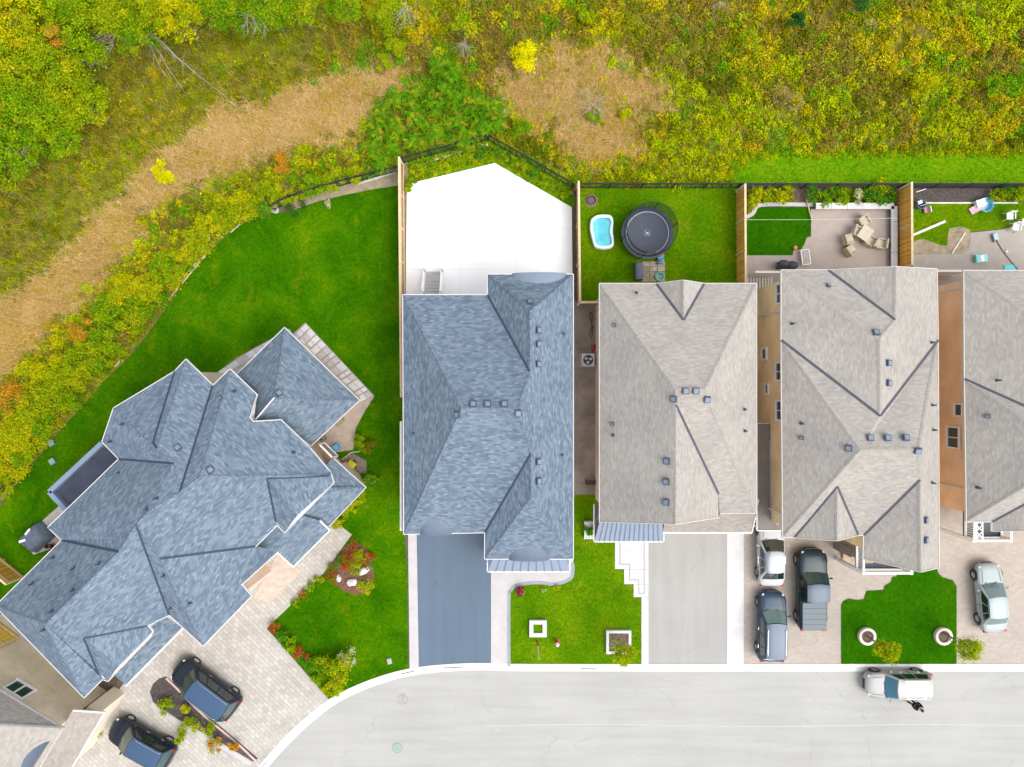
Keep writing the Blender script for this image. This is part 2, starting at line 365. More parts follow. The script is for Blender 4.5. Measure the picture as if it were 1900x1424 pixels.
sheet('driveway', [(1203, 960), (1349, 960), (1349, 1236), (1203, 1236)], .03, drive_grey, 'grey asphalt driveway of the third house')
sheet('driveway_border', [(1349, 985), (1380, 985), (1380, 1236), (1349, 1236)], .045, conc, 'white concrete strip right of the grey driveway')
sheet('driveway', [(1380, 500), (1960, 500), (1960, 1236), (1380, 1236)], .025, beige, 'beige paved double driveway around the green lawn')
# stepped white stone border left of the grey driveway: each block a slab
sl_ = [((1141, 985), (1203, 1056)), ((1158, 1056.5), (1203, 1084)), ((1175.5, 1084.5), (1203, 1108)), ((1190, 1108.5), (1203, 1236))]
st = thing('stone_walk', 'stepped white stone walk beside the grey driveway', 'walkway', W(1172, 1050))
for a, b in sl_:
    MB().prism(WL([(a[0], a[1]), (b[0], a[1]), (b[0], b[1]), (a[0], b[1])]), 0, .05).build('slab', conc, st)
inn = M('walk_inner', (.3, .31, .32), .8, .06)
for pts in ([(1149, 1000), (1151, 1000), (1151, 1046), (1169, 1046), (1169, 1075), (1186, 1075), (1186, 1100), (1194, 1100), (1194, 1000), (1196, 1000), (1196, 1102), (1184, 1102), (1184, 1077), (1167, 1077), (1167, 1048), (1149, 1048)],):
    MB().prism(WL(pts), .045, .056).build('groove', inn, st)
# house one driveway
D1 = [(560, 960), (610, 960), (653, 992), (600, 1065), (495, 1166), (500, 1172), (612, 1300), (565, 1338), (520, 1382), (478, 1430), (400, 1525), (60, 1525), (150, 1400), (205, 1300), (240, 1255), (300, 1130), (450, 1060)]
sheet('driveway', D1, .035, paver, 'cream paved driveway of the corner house')
v, f = sweep([W(*p) for p in [(650, 993), (600, 1063), (494, 1166), (609, 1299)]], [(-.02, .0), (-.02, .05), (.22, .05), (.22, 0)])
tag(mesh_obj('driveway_border', v, f, paverd), 'grey paver edging between lawn and cream driveway', None, None, 'structure')
v, f = sweep([W(*p) for p in [(598, 1296), (552, 1330), (505, 1376), (462, 1425)]], [(-.05, .037), (-.05, .04), (.22, .04), (.22, 0.037)])
tag(mesh_obj('driveway_border', v, f, paverd), 'grey paver band across the cream driveway mouth', None, None, 'structure')
v, f = sweep([W(*p) for p in [(430, 1125), (560, 1000)]], [(-.12, .037), (-.12, .04), (.12, .04), (.12, 0.037)])
tag(mesh_obj('driveway_border', v, f, paverd), 'grey paver band along the front of the corner house', None, None, 'structure')
sheet('porch_floor', [(470, 1110), (515, 1030), (560, 1060), (500, 1120)], .06, M('porch_stone', (.5, .41, .34), .8, .15, 3, 20, .2), 'peach stone porch floor of the corner house')
sheet('side_path', [(-60, 1130), (60, 1150), (240, 1330), (150, 1400), (-60, 1400)], .03, M('side_conc', (.4, .36, .29), .85, .12, 2, 20, .2), 'cream concrete passage between two houses')
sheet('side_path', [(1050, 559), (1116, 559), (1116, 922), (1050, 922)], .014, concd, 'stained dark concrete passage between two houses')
sheet('side_slab', [(120, 930), (150, 950), (120, 1010), (62, 1030), (40, 1000)], .04, M('slab_old', (.42, .38, .33), .85, .15, 2, 20, .2), 'small concrete slab behind the corner house')
sheet('soil_bed', [(742, 300), (906, 256), (1066, 345), (1066, 395), (918, 303), (755, 341)], .008, mown, 'planted strip between white patio and iron fence')
sheet('soil_bed', [(745, 300), (757, 300), (757, 548), (747, 548)], .03, M('strip_soil', (.26, .19, .1), .95, .3, 4, 30, .5), 'dry soil strip between wooden fence and white patio')
sheet('soil_bed', [(1058, 385), (1073, 380), (1076, 559), (1060, 559)], .03, soil, 'brown soil strip right of the white patio')
sheet('soil_bed', [(525, 345), (742, 310), (742, 345), (640, 362), (590, 374), (545, 390)], .012, M('bare_soil', (.3, .24, .16), .95, .3, 2, 30, .5), 'bare soil edge behind the corner lawn')
# flagstones round the sunroom: single stones
fs = thing('flagstone_path', 'grey flagstone path round the sunroom of the corner house', 'path', W(620, 680))
fmat = [M('flagstone_a', (.56, .54, .53), .85, .12, 3, 25, .3), M('flagstone_b', (.62, .6, .58), .85, .12, 3, 25, .3), M('flagstone_c', (.46, .41, .39), .85, .15, 3, 25, .3)]
random.seed(3)
def stones(a0, b0, a1, b1, n, m):
    a0, b0, a1, b1 = [Vector(p) for p in (a0, b0, a1, b1)]
    us = sorted([0, 1]+[(i+random.uniform(-.25, .25))/n for i in range(1, n)])
    for i in range(n):
        vsn = sorted([0, 1]+[(j+random.uniform(-.2, .2))/m for j in range(1, m)])
        for j in range(m):
            def P(u, w):
                p = a0.lerp(b0, u).lerp(a1.lerp(b1, u), w); return W(p.x, p.y)
            e = .008; u0, u1, w0, w1 = us[i]+e, us[i+1]-e, vsn[j]+e*2, vsn[j+1]-e*2
            MB().prism([P(u0, w0), P(u1, w0), P(u1, w1), P(u0, w1)], 0.0, .05+random.uniform(-.008, .012)).build('stone', random.choice(fmat), fs)
sheet('flagstone_bed', [(567, 599), (695, 735), (662, 756), (534, 628)], .03, M('mortar_bed', (.33, .29, .27), .9, .15, 3, 25, .2), 'mortar bed under the flagstones right of the sunroom')
sheet('flagstone_bed', [(402, 692), (440, 664), (470, 647), (537, 610), (562, 650), (500, 692), (436, 714)], .03, M('mortar_bed', (.5, .48, .46)), 'mortar bed under the flagstones left of the sunroom')
stones((567, 600), (694, 735), (540, 628), (660, 752), 13, 3)
stones((404, 690), (470, 648), (436, 712), (500, 690), 4, 3)
stones((470, 648), (535, 612), (500, 690), (560, 650), 4, 3)
sheet('side_slab', [(660, 745), (694, 737), (676, 765), (660, 795), (655, 835), (590, 845), (600, 800)], .035, M('slab_beige', (.40, .33, .27), .85, .12, 2, 20, .2), 'beige slab beside the sunroom')
sheet('side_slab', [(630, 852), (655, 842), (680, 855), (680, 878), (655, 880)], .03, gravel, 'gravel pad under the yellow toy')
# driveway island bed
sheet('mulch_bed', [(278, 1285), (284, 1270), (295, 1260), (308, 1256), (330, 1275), (380, 1325), (440, 1375), (478, 1408), (470, 1414), (400, 1372), (330, 1335), (284, 1303)], .075, mulch, 'dark mulch island bed between the two black vehicles', thick=.08)
v, f = sweep([W(*p) for p in smooth([(476, 1410), (440, 1376), (380, 1326), (330, 1276), (310, 1257)], 4)], [(-.12, .0), (-.12, .09), (.02, .09), (.02, 0)])
tag(mesh_obj('bed_edging', v, f, M('peach_edge', (.5, .38, .33), .85, .1)), 'peach concrete edging of the mulch island', None, None, 'structure')
v, f = sweep([W(*p) for p in smooth([(284, 1303), (330, 1336), (400, 1373), (468, 1414)], 4)], [(-.02, .0), (-.02, .06), (.3, .06), (.3, 0)])
tag(mesh_obj('bed_edging', v, f, concs), 'pale concrete edging below the mulch island', None, None, 'structure')
sheet('flower_bed', smooth([(611, 1050), (622, 1026), (645, 1013), (668, 1011), (684, 1024), (691, 1048), (694, 1075), (682, 1097), (660, 1103), (638, 1096), (618, 1080), (611, 1050)], 3), .032, M('red_mulch', (.16, .075, .045), .95, .4, 6, 30, .8), 'red mulch flower bed on the corner front lawn')
# rear patio of house 4 with its retaining wall
sheet('patio', [(1386, 474), (1471, 474), (1472, 465), (1486, 463), (1497, 441), (1505, 439), (1505, 388), (1652, 388), (1652, 520), (1386, 520)], .045, M('patio_beige', (.40, .335, .29), .85, .07, 1.5, 25, .15), 'beige patio with wicker furniture behind the third house')
sheet('patio', [(1694, 473), (1785, 472), (1798, 462), (1802, 432), (1862, 426), (1890, 416), (1960, 412), (1960, 520), (1694, 520)], .04, M('patio_grey', (.36, .32, .28), .85, .07, 1.5, 25, .15), 'grey beige patio behind the right hand house')
rw = thing('retaining_wall', 'low retaining wall with white coping round the beige patio', 'wall', W(1580, 388))
wallst = M('wall_stone', (.2, .145, .11), .9, .25, 3, 20, .4)
pw = [W(1508, 386), W(1652, 386), W(1652, 500)]
for a, b in zip(pw, pw[1:]):
    n = max(2, int((b-a).length/1.05)); d = (b-a)/n
    MB().beam((a.x, a.y, .22), (b.x, b.y, .22), .22, .44).build('wall_body', wallst, rw)
    for i in range(n):
        p, q = a+d*(i+.01), a+d*(i+.99); MB().beam((p.x, p.y, .48), (q.x, q.y, .48), .42, .08).build('coping_stone', conc, rw)
v, f = sweep([W(*p) for p in smooth([(1384, 404), (1396, 397), (1402, 386), (1412, 381), (1450, 380), (1508, 381)], 4)], [(-.13, .0), (-.13, .11), (.13, .11), (.13, 0)])
tag(mesh_obj('lawn_edging', v, f, concs), 'curved concrete edging of the dark turf patch', None, None, 'structure')
for (pt, c, nm, lb) in (((747, 1298), (.37, .345, .33), 'manhole_cover', 'rusty round manhole cover in the street bend'), ((737, 1388), (.28, .37, .335), 'manhole_cover', 'teal painted manhole cover in the street')):
    t = thing(nm, lb, 'manhole', W(*pt, -.12)); p = W(*pt, -.12)
    MB().lathe(p, [(.36, 0), (.36, .012), (.31, .014), (.31, .006)], 20).build('frame', M('iron_'+lb[:4], [x*.8 for x in c], .7, .2, 8), t)
    mb = MB(); mb.lathe(p, [(.3, .004), (.3, .014), (0.0, .014)], 20).build('lid', M('lid_'+lb[:4], c, .7, .15, 8), t)
    for k in range(-2, 3): MB().box((p.x, p.y+k*.1, p.z+.017), (.4-abs(k)*.06, .03, .006)).build('rib', M('iron_'+lb[:4], c), t)
for (a, b) in (((741, 1247), (768, 1241)), ((822, 1235.5), (860, 1233.5)), ((1078, 1236.5), (1106, 1237.5)), ((478, 1426), (495, 1405))):
    p, q = W(*a), W(*b); t = thing('storm_drain', 'dark kerb inlet slot near photo x %d' % a[0], 'drain', p)
    t['label'] = {741: 'dark kerb inlet at the lawn corner left of the blue driveway', 822: 'long kerb inlet in front of the blue driveway', 1078: 'kerb inlet in front of the square planter lawn', 478: 'kerb inlet below the mulch island'}[a[0]]
    d = (q-p).normalized(); r = Vector((d.y, -d.x, 0))*.2
    MB().beam((p.x+r.x, p.y+r.y, -.088), (q.x+r.x, q.y+r.y, -.088), .07, .02).build('slot', M('drain_iron', (.2, .2, .19), .8, .2), t)
# ---------------- houses ----------------
blue_sh = shingles('blue_shingles', [(.072, .1, .137), (.128, .17, .218), (.19, .237, .288), (.285, .335, .385)])
grey_sh = shingles('grey_shingles', [(.275, .25, .222), (.33, .306, .275), (.378, .352, .32), (.44, .413, .378)])
grey_sh2 = shingles('grey_brown_shingles', [(.25, .222, .195), (.3, .27, .24), (.345, .315, .285), (.4, .37, .335)])
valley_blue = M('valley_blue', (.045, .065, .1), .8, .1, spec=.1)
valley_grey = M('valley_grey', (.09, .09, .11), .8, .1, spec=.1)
vent_dark = M('vent_dark', (.05, .07, .1), .5, .1); vent_top = M('vent_top', (.17, .21, .27), .5, .1)
metal_blue = M('metal_roof_blue', (.2, .245, .315), .4, .06, metallic=.0)
metal_seam = M('metal_seam', (.11, .15, .215), .4, .06)
gutterm = M('gutter_white', (.62, .6, .58), .5, .05); gutter_beige = M('gutter_beige', (.52, .48, .44), .5, .08)
glass, gnt, gb = newmat('window_glass'); gb.inputs['Base Color'].default_value = (.03, .045, .05, 1); gb.inputs['Roughness'].default_value = .06; gb.inputs['Coat Weight'].default_value = .5
def roof_uv(o):
    me = o.data; uv = me.uv_layers.new(name='UVMap')
    for p in me.polygons:
        n = p.normal; h = Vector((0, 0, 1)).cross(n)
        h = h.normalized() if h.length > 1e-3 else Vector((1, 0, 0)); u = n.cross(h)
        for li in p.loop_indices:
            c = me.vertices[me.loops[li].vertex_index].co; uv.data[li].uv = (c.dot(h), c.dot(u))
def up_faces(V, faces):
    out = []
    for f in faces:
        n = Vector((0, 0, 0))
        for i in range(len(f)):
            a, b = V[f[i]], V[f[(i+1) % len(f)]]; n += Vector(((a.y-b.y)*(a.z+b.z), (a.z-b.z)*(a.x+b.x), (a.x-b.x)*(a.y+b.y)))
        out.append(list(f) if n.z > 0 else list(f)[::-1])
    return out
class House:
    def __init__(s, label, verts, faces, ring, roofm, wallm, valleym, ov=.42, ze=5.8, name='house', capname='ridge_cap', walls=True, root=None, trims=True, capw=.26, noval=(), notrim=()):
        names = list(verts); s.V = [W(*verts[k]) for k in names]; ix = {k: i for i, k in enumerate(names)}; s.ix = ix
        Fc = up_faces(s.V, [[ix[k] for k in f] for f in faces])
        ringp = [s.V[ix[k]] for k in ring]
        c = sum(ringp, Vector())/len(ringp)
        s.root = root or thing(name, label, 'house', (c.x, c.y, 0))
        s.roof = mesh_obj('roof', s.V, Fc, roofm, s.root); roof_uv(s.roof)
        s.tris = []
        for f in Fc:
            P = [s.V[i] for i in f]
            for t in tessellate_polygon([P]): s.tris.append([P[i] for i in t])
        # ridge caps and valley flashing on shared edges
        ed = {}; vw = .085 if valleym is valley_grey else .075
        for fi, f in enumerate(Fc):
            for i in range(len(f)):
                ed.setdefault(tuple(sorted((f[i], f[(i+1) % len(f)]))), []).append(fi)
        nrm = [s.roof.data.polygons[i].normal.copy() for i in range(len(Fc))]
        cen = [sum((s.V[i] for i in f), Vector())/len(f) for f in Fc]
        for (a, b), fl in ed.items():
            if len(fl) != 2: continue
            A, B = s.V[a], s.V[b]; d = (B-A).normalized(); n1, n2 = nrm[fl[0]], nrm[fl[1]]
            s1 = n1.cross(d); s2 = n2.cross(d)
            fa = Fc[fl[0]]; i = fa.index(a)
            fwd = fa[(i+1) % len(fa)] == b
            s1 = n1.cross(d) * (1 if fwd else -1); s2 = n2.cross(d)*(-1 if fwd else 1)   # into each face
            conv = s1.dot(n2) < -.02; conc_ = s1.dot(n2) > .02
            if conv:
                v = []; w = capw/2; L = (B-A).length; k = max(1, int(L/1.2)); mb = MB()
                off = (n1+n2).normalized()*.022
                mb.add([A+off, B+off, B+s1*w+n1*.012, A+s1*w+n1*.012, B+s2*w+n2*.012, A+s2*w+n2*.012], [[0, 1, 2, 3], [1, 0, 5, 4]])
                o = mb.build('ridge_cap', roofm, s.roof)
                uv = o.data.uv_layers.new(name='UVMap')
                for li, l in enumerate(o.data.loops):
                    cc = o.data.vertices[l.vertex_index].co; uv.data[li].uv = ((cc-A).dot(s1)*2, (cc-A).dot(d))
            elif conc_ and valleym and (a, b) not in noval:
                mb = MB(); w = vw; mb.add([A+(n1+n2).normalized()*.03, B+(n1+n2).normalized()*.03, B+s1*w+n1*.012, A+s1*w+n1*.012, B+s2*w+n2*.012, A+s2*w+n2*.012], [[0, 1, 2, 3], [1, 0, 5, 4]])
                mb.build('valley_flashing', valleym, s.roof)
        # gutters / rakes along the outline
        n = len(ringp); ar = sum(ringp[i].x*ringp[(i+1) % n].y-ringp[(i+1) % n].x*ringp[i].y for i in range(n)); sg = 1 if ar > 0 else -1
        if trims:
            for i in range(n):
                A, B = ringp[i], ringp[(i+1) % n]; d = (B-A)
                if d.length < .25 or ring[i]+'-'+ring[(i+1) % n] in notrim: continue
                d.normalize(); o = Vector((d.y, -d.x, 0)).normalized()*sg
                mb = MB(); mb.beam(A+o*.03-d*.03+Vector((0, 0, -.06)), B+o*.03+d*.03+Vector((0, 0, -.06)), .045, .15)
                mb.build('gutter', gutterm if roofm is blue_sh else gutter_beige, s.root)
        s.ring = ringp
        if walls:
            ins = inset([(p.x, p.y) for p in ringp], ov)
            zt = ze-.12
            s.wall = MB().prism(ins, -.05, zt).build('wall', wallm, s.root); s.ins = ins
            MB().prism(inset([(p.x, p.y) for p in ringp], .02), zt-.02, zt+.06, True).build('soffit', white, s.root)
    def z_at(s, px, py):
        o = Vector((0, 0, H)); d = (W(px, py, 0)-o).normalized(); best = None
        for t in s.tris:
            h = intersect_ray_tri(t[0], t[1], t[2], d, o, True)
            if h is not None and (best is None or h.z > best[0].z):
                n = (t[1]-t[0]).cross(t[2]-t[0]).normalized(); best = (h, n if n.z > 0 else -n)
        return best
    def vents(s, pts, size=.36, top=vent_top, rz=0.0):
        for p in pts:
            h = s.z_at(p[0], p[1])
            if not h: print('no roof at', p); continue
            P, n = h; x = Vector((math.cos(rz), math.sin(rz), 0)); x = (x-n*x.dot(n)).normalized(); y = n.cross(x)
            Mx = Matrix((x, y, n)).transposed(); q = p[2] if len(p) > 2 else size
            o = MB().box(P+n*.07, (q, q, .14), M=Mx).build('roof_vent', vent_dark, s.roof)
            MB().box(P+n*.15, (q*.72, q*.72, .03), M=Mx).build('vent_lid', top, o)
    def pipes(s, pts):
        for p in pts:
            h = s.z_at(p[0], p[1])
            if not h: print('no roof at', p); continue
            P, n = h
            MB().cyl(P-Vector((0, 0, .05)), P+Vector((0, 0, .42)), .055, .055, 8).cyl(P-Vector((0, 0, .05)), P+Vector((0, 0, .1)), .12, .06, 8).build('vent_pipe', vent_dark, s.roof)
    def gable(s, tri, mat, back=(0, .15)):
        P = [W(*t) for t in tri]; P = [p+Vector((back[0], back[1], -.08)) for p in P]
        MB().poly(P).build('gable_wall', mat, s.root)
    def downspout(s, x, y, z0, z1):
        MB().box((x, y, (z0+z1)/2), (.08, .1, z1-z0)).build('downspout', gutterm, s.root)
def wall_pt(X, px, py):
    z = H-X*F/(px-950); return Vector((X, (712-py)*(H-z)/F, z))
def window_x(root, X, y, z, w, h, side=-1, bars=1):
    """window in a wall facing -x (side -1) or +x"""
    fr = MB()
    for yy, zz, a, b in ((y, z+h/2, w+.16, .09), (y, z-h/2, w+.2, .11), (y-w/2, z, .08, h), (y+w/2, z, .08, h)):
        fr.box((X+side*.05, yy, zz), (.12, a, b))
    for k in range(bars): fr.box((X+side*.04, y+w*((k+1)/(bars+1)-.5), z), (.08, .05, h))
    wn = fr.build('window', white, root)
    MB().box((X+side*.015, y, z), (.04, w, h)).build('pane', glass, wn)
def standing_seam(root, quads, step=.42, mat=metal_blue, name='metal_roof'):
    for q in quads:
        Q = [Vector(p) for p in q]          # eave a, eave b, top b, top a
        o = MB().poly(Q).build(name, mat, root)
        if (Q[1]-Q[0]).cross(Q[3]-Q[0]).z < 0: o.data.flip_normals()
        n = max(1, int((Q[1]-Q[0]).length/step))
        for i in range(1, n):
            a = Q[0].lerp(Q[1], i/n); b = Q[3].lerp(Q[2], i/n); MB().beam(a+Vector((0, 0, .02)), b+Vector((0, 0, .02)), .035, .05).build('seam', metal_seam, o)
def barrel(root, xc, yf, yb, zb, w, h, mat, out=-1, n=14):
    """arched dormer: half ellipse along y"""
    mb = MB(); v = []
    for y in (yf, yb):
        for i in range(n+1):
            t = math.pi*i/n; v.append((xc+w/2*math.cos(t), y, zb+h*math.sin(t)))
    f = [[i, i+1, i+n+2, i+n+1] for i in range(n)]+[list(range(n+1))]
    mb.add(v, f); o = mb.build('arched_dormer', mat, root, True)
stucco_pink = M('stucco_pink', (.76, .64, .56), .9, .08, 2, 30, .1)
brick_tan = bricky('brick_tan', (.80, .60, .32), (.85, .66, .38), (.80, .66, .46), coords='UV')
brick_sal = bricky('brick_salmon', (.80, .50, .31), (.84, .55, .36), (.80, .60, .45), coords='UV')
brick_peach = bricky('brick_peach', (.70, .52, .40), (.76, .58, .46), (.72, .6, .5), coords='UV')
brick_buff = bricky('brick_buff', (.74, .6, .44), (.82, .68, .52), (.76, .66, .52), coords='UV')
def wall_uv(o):
    me = o.data; uv = me.uv_layers.new(name='UVMap')
    for p in me.polygons:
        h = Vector((0, 0, 1)).cross(p.normal); h = h.normalized() if h.length > 1e-3 else Vector((1, 0, 0))
        for li in p.loop_indices:
            c = me.vertices[me.loops[li].vertex_index].co; uv.data[li].uv = (c.dot(h), c.z)

# ---- house with dark blue roof (centre) ----
e = 5.8
h2 = House('two storey house with blue shingle roof behind the blue grey driveway', dict(
    a=(748, 548, e), b=(905, 548, e), c=(905, 510, e), d=(1063, 510, e), e=(1063, 1037, e), f=(900, 1037, e), g=(900, 988, e), h=(750, 991, e),
    r1=(857, 757, 8.8), r2=(962, 757, 8.8), n1=(983, 578, 8.05), n2=(983, 690, 8.05), s1=(985, 842, 7.95), s2=(985, 925, 7.95)),
    ['a b n2 r2 r1'.split(), 'b c n1 n2'.split(), 'c d n1'.split(), 'd e s2 s1 r2 n2 n1'.split(), 'r1 r2 s1 g h'.split(), 's1 s2 f g'.split(), 's2 e f'.split(), 'a r1 h'.split()],
    'a b c d e f g h'.split(), blue_sh, stucco_pink, valley_blue, capw=.2)
h2.vents([(984, 562), (998, 613), (998, 639), (998, 676), (878, 751), (905, 751), (936, 751), (850, 770), (962, 766), (998, 857), (998, 893)])
h2.pipes([(1046, 620), (767, 805), (1043, 845)])
p = W(809, 990, 5.75); barrel(h2.root, p.x, p.y-.06, p.y+1.9, 5.72, 1.95, .44, metal_blue)
p = W(982, 1037, 5.75); barrel(h2.root, p.x, p.y-.06, p.y+1.8, 5.72, 2.5, .52, metal_blue)
p = W(1000, 510, 5.75); barrel(h2.root, p.x, p.y+.06, p.y-1.6, 5.72, 3.3, .62, metal_blue, 1)
# front porch roof with standing seams
y0 = W(0, 1061, 3.0).y; x0, x1 = W(905, 0, 3.0).x, W(1056, 0, 3.0).x; y1 = W(0, 1037, 5.8).y+.55
standing_seam(h2.root, [((x0, y0, 3.0), (x1, y0, 3.0), (x1-.7, y1+.3, 3.85), (x0+.9, y1+.3, 3.85)), ((x0, y1+.3, 3.0), (x0, y0, 3.0), (x0+.9, y1+.3, 3.85), (x0+.9, y1+.3, 3.85)), ((x1, y0, 3.0), (x1, y1+.3, 3.0), (x1-.7, y1+.3, 3.85), (x1-.7, y1+.3, 3.85))], .5)
for a, b in (((x0, y0), (x1, y0)), ((x0, y1), (x0, y0)), ((x1, y0), (x1, y1))):
    MB().beam((a[0], a[1], 2.94), (b[0], b[1], 2.94), .12, .14).build('porch_gutter', gutterm, h2.root)
MB().prism([(x0+.2, y0+.25), (x0+.55, y0+.25), (x0+.55, y0+.6), (x0+.2, y0+.6)], 0, 2.9).build('porch_column', white, h2.root)
MB().prism([(x1-.55, y0+.25), (x1-.2, y0+.25), (x1-.2, y0+.6), (x1-.55, y0+.6)], 0, 2.9).build('porch_column', white, h2.root)
# narrow side bay left of the house: light cap lines
a, b = W(744, 782, 5.2), W(744, 985, 5.2)
MB().beam(a, b, .12, .12).beam(a+Vector((.14, 0, 0)), b+Vector((.14, 0, 0)), .05, .1).build('side_gutter', gutterm, h2.root)
MB().box(((a.x+.35), (a.y+b.y)/2, 2.6), (.5, abs(a.y-b.y)-.2, 5.2)).build('side_bay', stucco_pink, h2.root)

# ---- house three (grey roof) ----
h3 = House('two storey house with pale grey roof right of the trampoline yard', dict(
    a=(1113, 527, e), d1=(1218, 527, e), df=(1268, 521, 6.85), d2=(1306, 527, e), b=(1403, 527, e), c=(1403, 952, e), k=(1335, 952, e), v1=(1333, 917, 6.3), m=(1333, 960, 6.3), gf=(1253, 972, 8.75), h=(1113, 968, e),
    p=(1268, 594, 6.9), r1=(1253, 722, 8.8), r2=(1309, 722, 8.8), v0=(1254, 752, 8.78)),
    ['a d1 p d2 b r2 r1'.split(), 'd1 df p'.split(), 'df d2 p'.split(), 'b c r2'.split(), 'a r1 v0 gf h'.split(), 'v0 v1 m gf'.split(), 'r1 r2 c k v1 v0'.split()],
    'a d1 df d2 b c k m gf h'.split(), grey_sh, stucco_pink, valley_grey, ov=.4)
wall_uv(h3.wall)
h3.vents([(1272, 726), (1291, 726), (1251, 741), (1312, 741), (1238, 856), (1237, 894), (1237, 932)])
h3.pipes([(1181, 544), (1381, 760), (1382, 800), (1138, 808)]); h3.vents([(1141, 604, .2), (1137, 787, .2)])
h3.gable([(1125, 968, e), (1253, 972, 8.7), (1335, 960, e)], stucco_pink, (0, .3)); h3.gable([(1220, 527, e), (1268, 521, 6.8), (1304, 527, e)], stucco_pink, (0, -.3))
# garage lower roof
g0, g1 = W(1230, 988, 3.0), W(1394, 988, 3.0); yt = W(0, 952, 5.8).y+.6
q = [Vector((g0.x, g0.y, 3.0)), Vector((g1.x, g1.y, 3.0)), Vector((g1.x, yt, 4.5)), Vector((g0.x, yt, 4.5))]
o = MB().poly(q).build('garage_roof', grey_sh2, h3.root); roof_uv(o)
MB().beam(q[0]+Vector((0, -.04, -.06)), q[1]+Vector((.05, -.04, -.06)), .1, .14).build('garage_gutter', gutterm, h3.root)
MB().beam(q[1]+Vector((.03, 0, -.04)), q[1].lerp(q[2], .5)+Vector((.03, 0, -.04)), .07, .14).build('garage_gutter', gutterm, h3.root)
MB().prism([(q[0].x+.2, q[0].y+.4), (q[1].x-.3, q[0].y+.4), (q[1].x-.3, yt), (q[0].x+.2, yt)], 0, 3.0).build('garage_wall', stucco_pink, h3.root)
# porch of house three
A, B = W(1103, 1005, 2.9), W(1231, 1005, 2.9); yt = W(0, 968, 5.8).y+.5; xw = W(1113, 0, 5.8).x+.45; yn = W(0, 936, 2.9).y
standing_seam(h3.root, [((A.x, A.y, 2.9), (B.x, B.y, 2.9), (B.x-.35, yt, 3.9), (xw, yt, 3.9))], .3)
standing_seam(h3.root, [((A.x, yn, 2.9), (A.x, A.y, 2.9), (xw, yt, 3.9), (xw, yn, 3.9))], .9, M('metal_shaded', (.05, .06, .07), .5, .1))  # west slope of the same metal roof, its shade put into the colour
MB().poly([(B.x, B.y, 2.9), (B.x, yt, 2.9), (B.x-.35, yt, 3.9)]).build('metal_roof', metal_seam, h3.root)
for a, b in (((A.x, A.y), (B.x, B.y)), ((A.x, yn), (A.x, A.y)), ((B.x, B.y), (B.x, yt))):
    MB().beam((a[0], a[1], 2.84), (b[0], b[1], 2.84), .13, .14).build('porch_gutter', gutterm, h3.root)
for xx in (A.x+.4, B.x-.4): MB().prism([(xx-.15, A.y+.2), (xx+.15, A.y+.2), (xx+.15, A.y+.5), (xx-.15, A.y+.5)], 0, 2.85).build('porch_column', white, h3.root)

# ---- house four (grey roof) ----
h4 = House('two storey tan brick house with pale grey roof behind the dark pickup', dict(
    a=(1450, 502, e), n=(1537, 502, e), g0=(1662, 496, 7.4), b=(1738, 500, e), e1=(1740, 632, e), e=(1742, 1053, e), g2=(1708, 1061, 7.55), f=(1602, 1037, e), vb=(1603, 993, e), f2=(1592, 993, e), g1=(1553, 1003, 7.25), f1=(1474, 997, e), s=(1453, 997, e), w1=(1450, 632, e),
    p=(1661, 594, 7.45), q=(1632, 628, 7.95), v=(1633, 772, 7.95), h1=(1597, 835, 8.45), h2=(1705, 835, 8.45), t=(1707, 890, 7.6), p1=(1553, 903, 7.3)),
    ['a n p q'.split(), 'n g0 p'.split(), 'a q v w1'.split(), 'g0 b e1 v q p'.split(), 'w1 v e1 h2 h1'.split(), 'w1 h1 s'.split(), 'h1 h2 t vb f2 p1 f1 s'.split(), 'f1 g1 p1'.split(), 'g1 f2 p1'.split(), 't g2 f vb'.split(), 'e1 e g2 t h2'.split()],
    'a n g0 b e1 e g2 f vb f2 g1 f1 s w1'.split(), grey_sh, brick_tan, valley_grey)
wall_uv(h4.wall)
h4.vents([(1625, 618), (1648, 674), (1648, 711), (1614, 813), (1646, 813), (1680, 813), (1575, 832), (1702, 836), (1716, 965), (1716, 1002), (1488, 813, .22), (1537, 531, .2)])
h4.pipes([(1470, 601), (1487, 786), (1728, 636), (1731, 798), (1729, 752), (1729, 896)])
h4.gable([(1538, 502, e), (1662, 496, 7.3), (1737, 500, e)], brick_tan, (0, -.3)); h4.gable([(1476, 997, e), (1553, 1003, 7.2), (1590, 993, e)], brick_tan, (0, .3)); h4.gable([(1604, 1045, e), (1708, 1062, 7.4), (1741, 1053, e)], brick_tan, (0, .35))
X4 = W(1450, 700, e).x+.42
for (px, py, w, h, b) in ((1446, 690, 1.1, .9, 1), (1447, 762, 1.2, .9, 1), (1424, 722, .6, .6, 0), (1419, 657, .7, .9, 0), (1448, 545, 1.2, 1.0, 1)):
    p = wall_pt(X4, px, py); window_x(h4.root, X4, p.y, p.z, w, h, -1, b)
h4.downspout(X4-.06, W(0, 573, e).y, 0, 5.6); h4.downspout(X4-.06, W(0, 960, e).y, 0, 5.6)
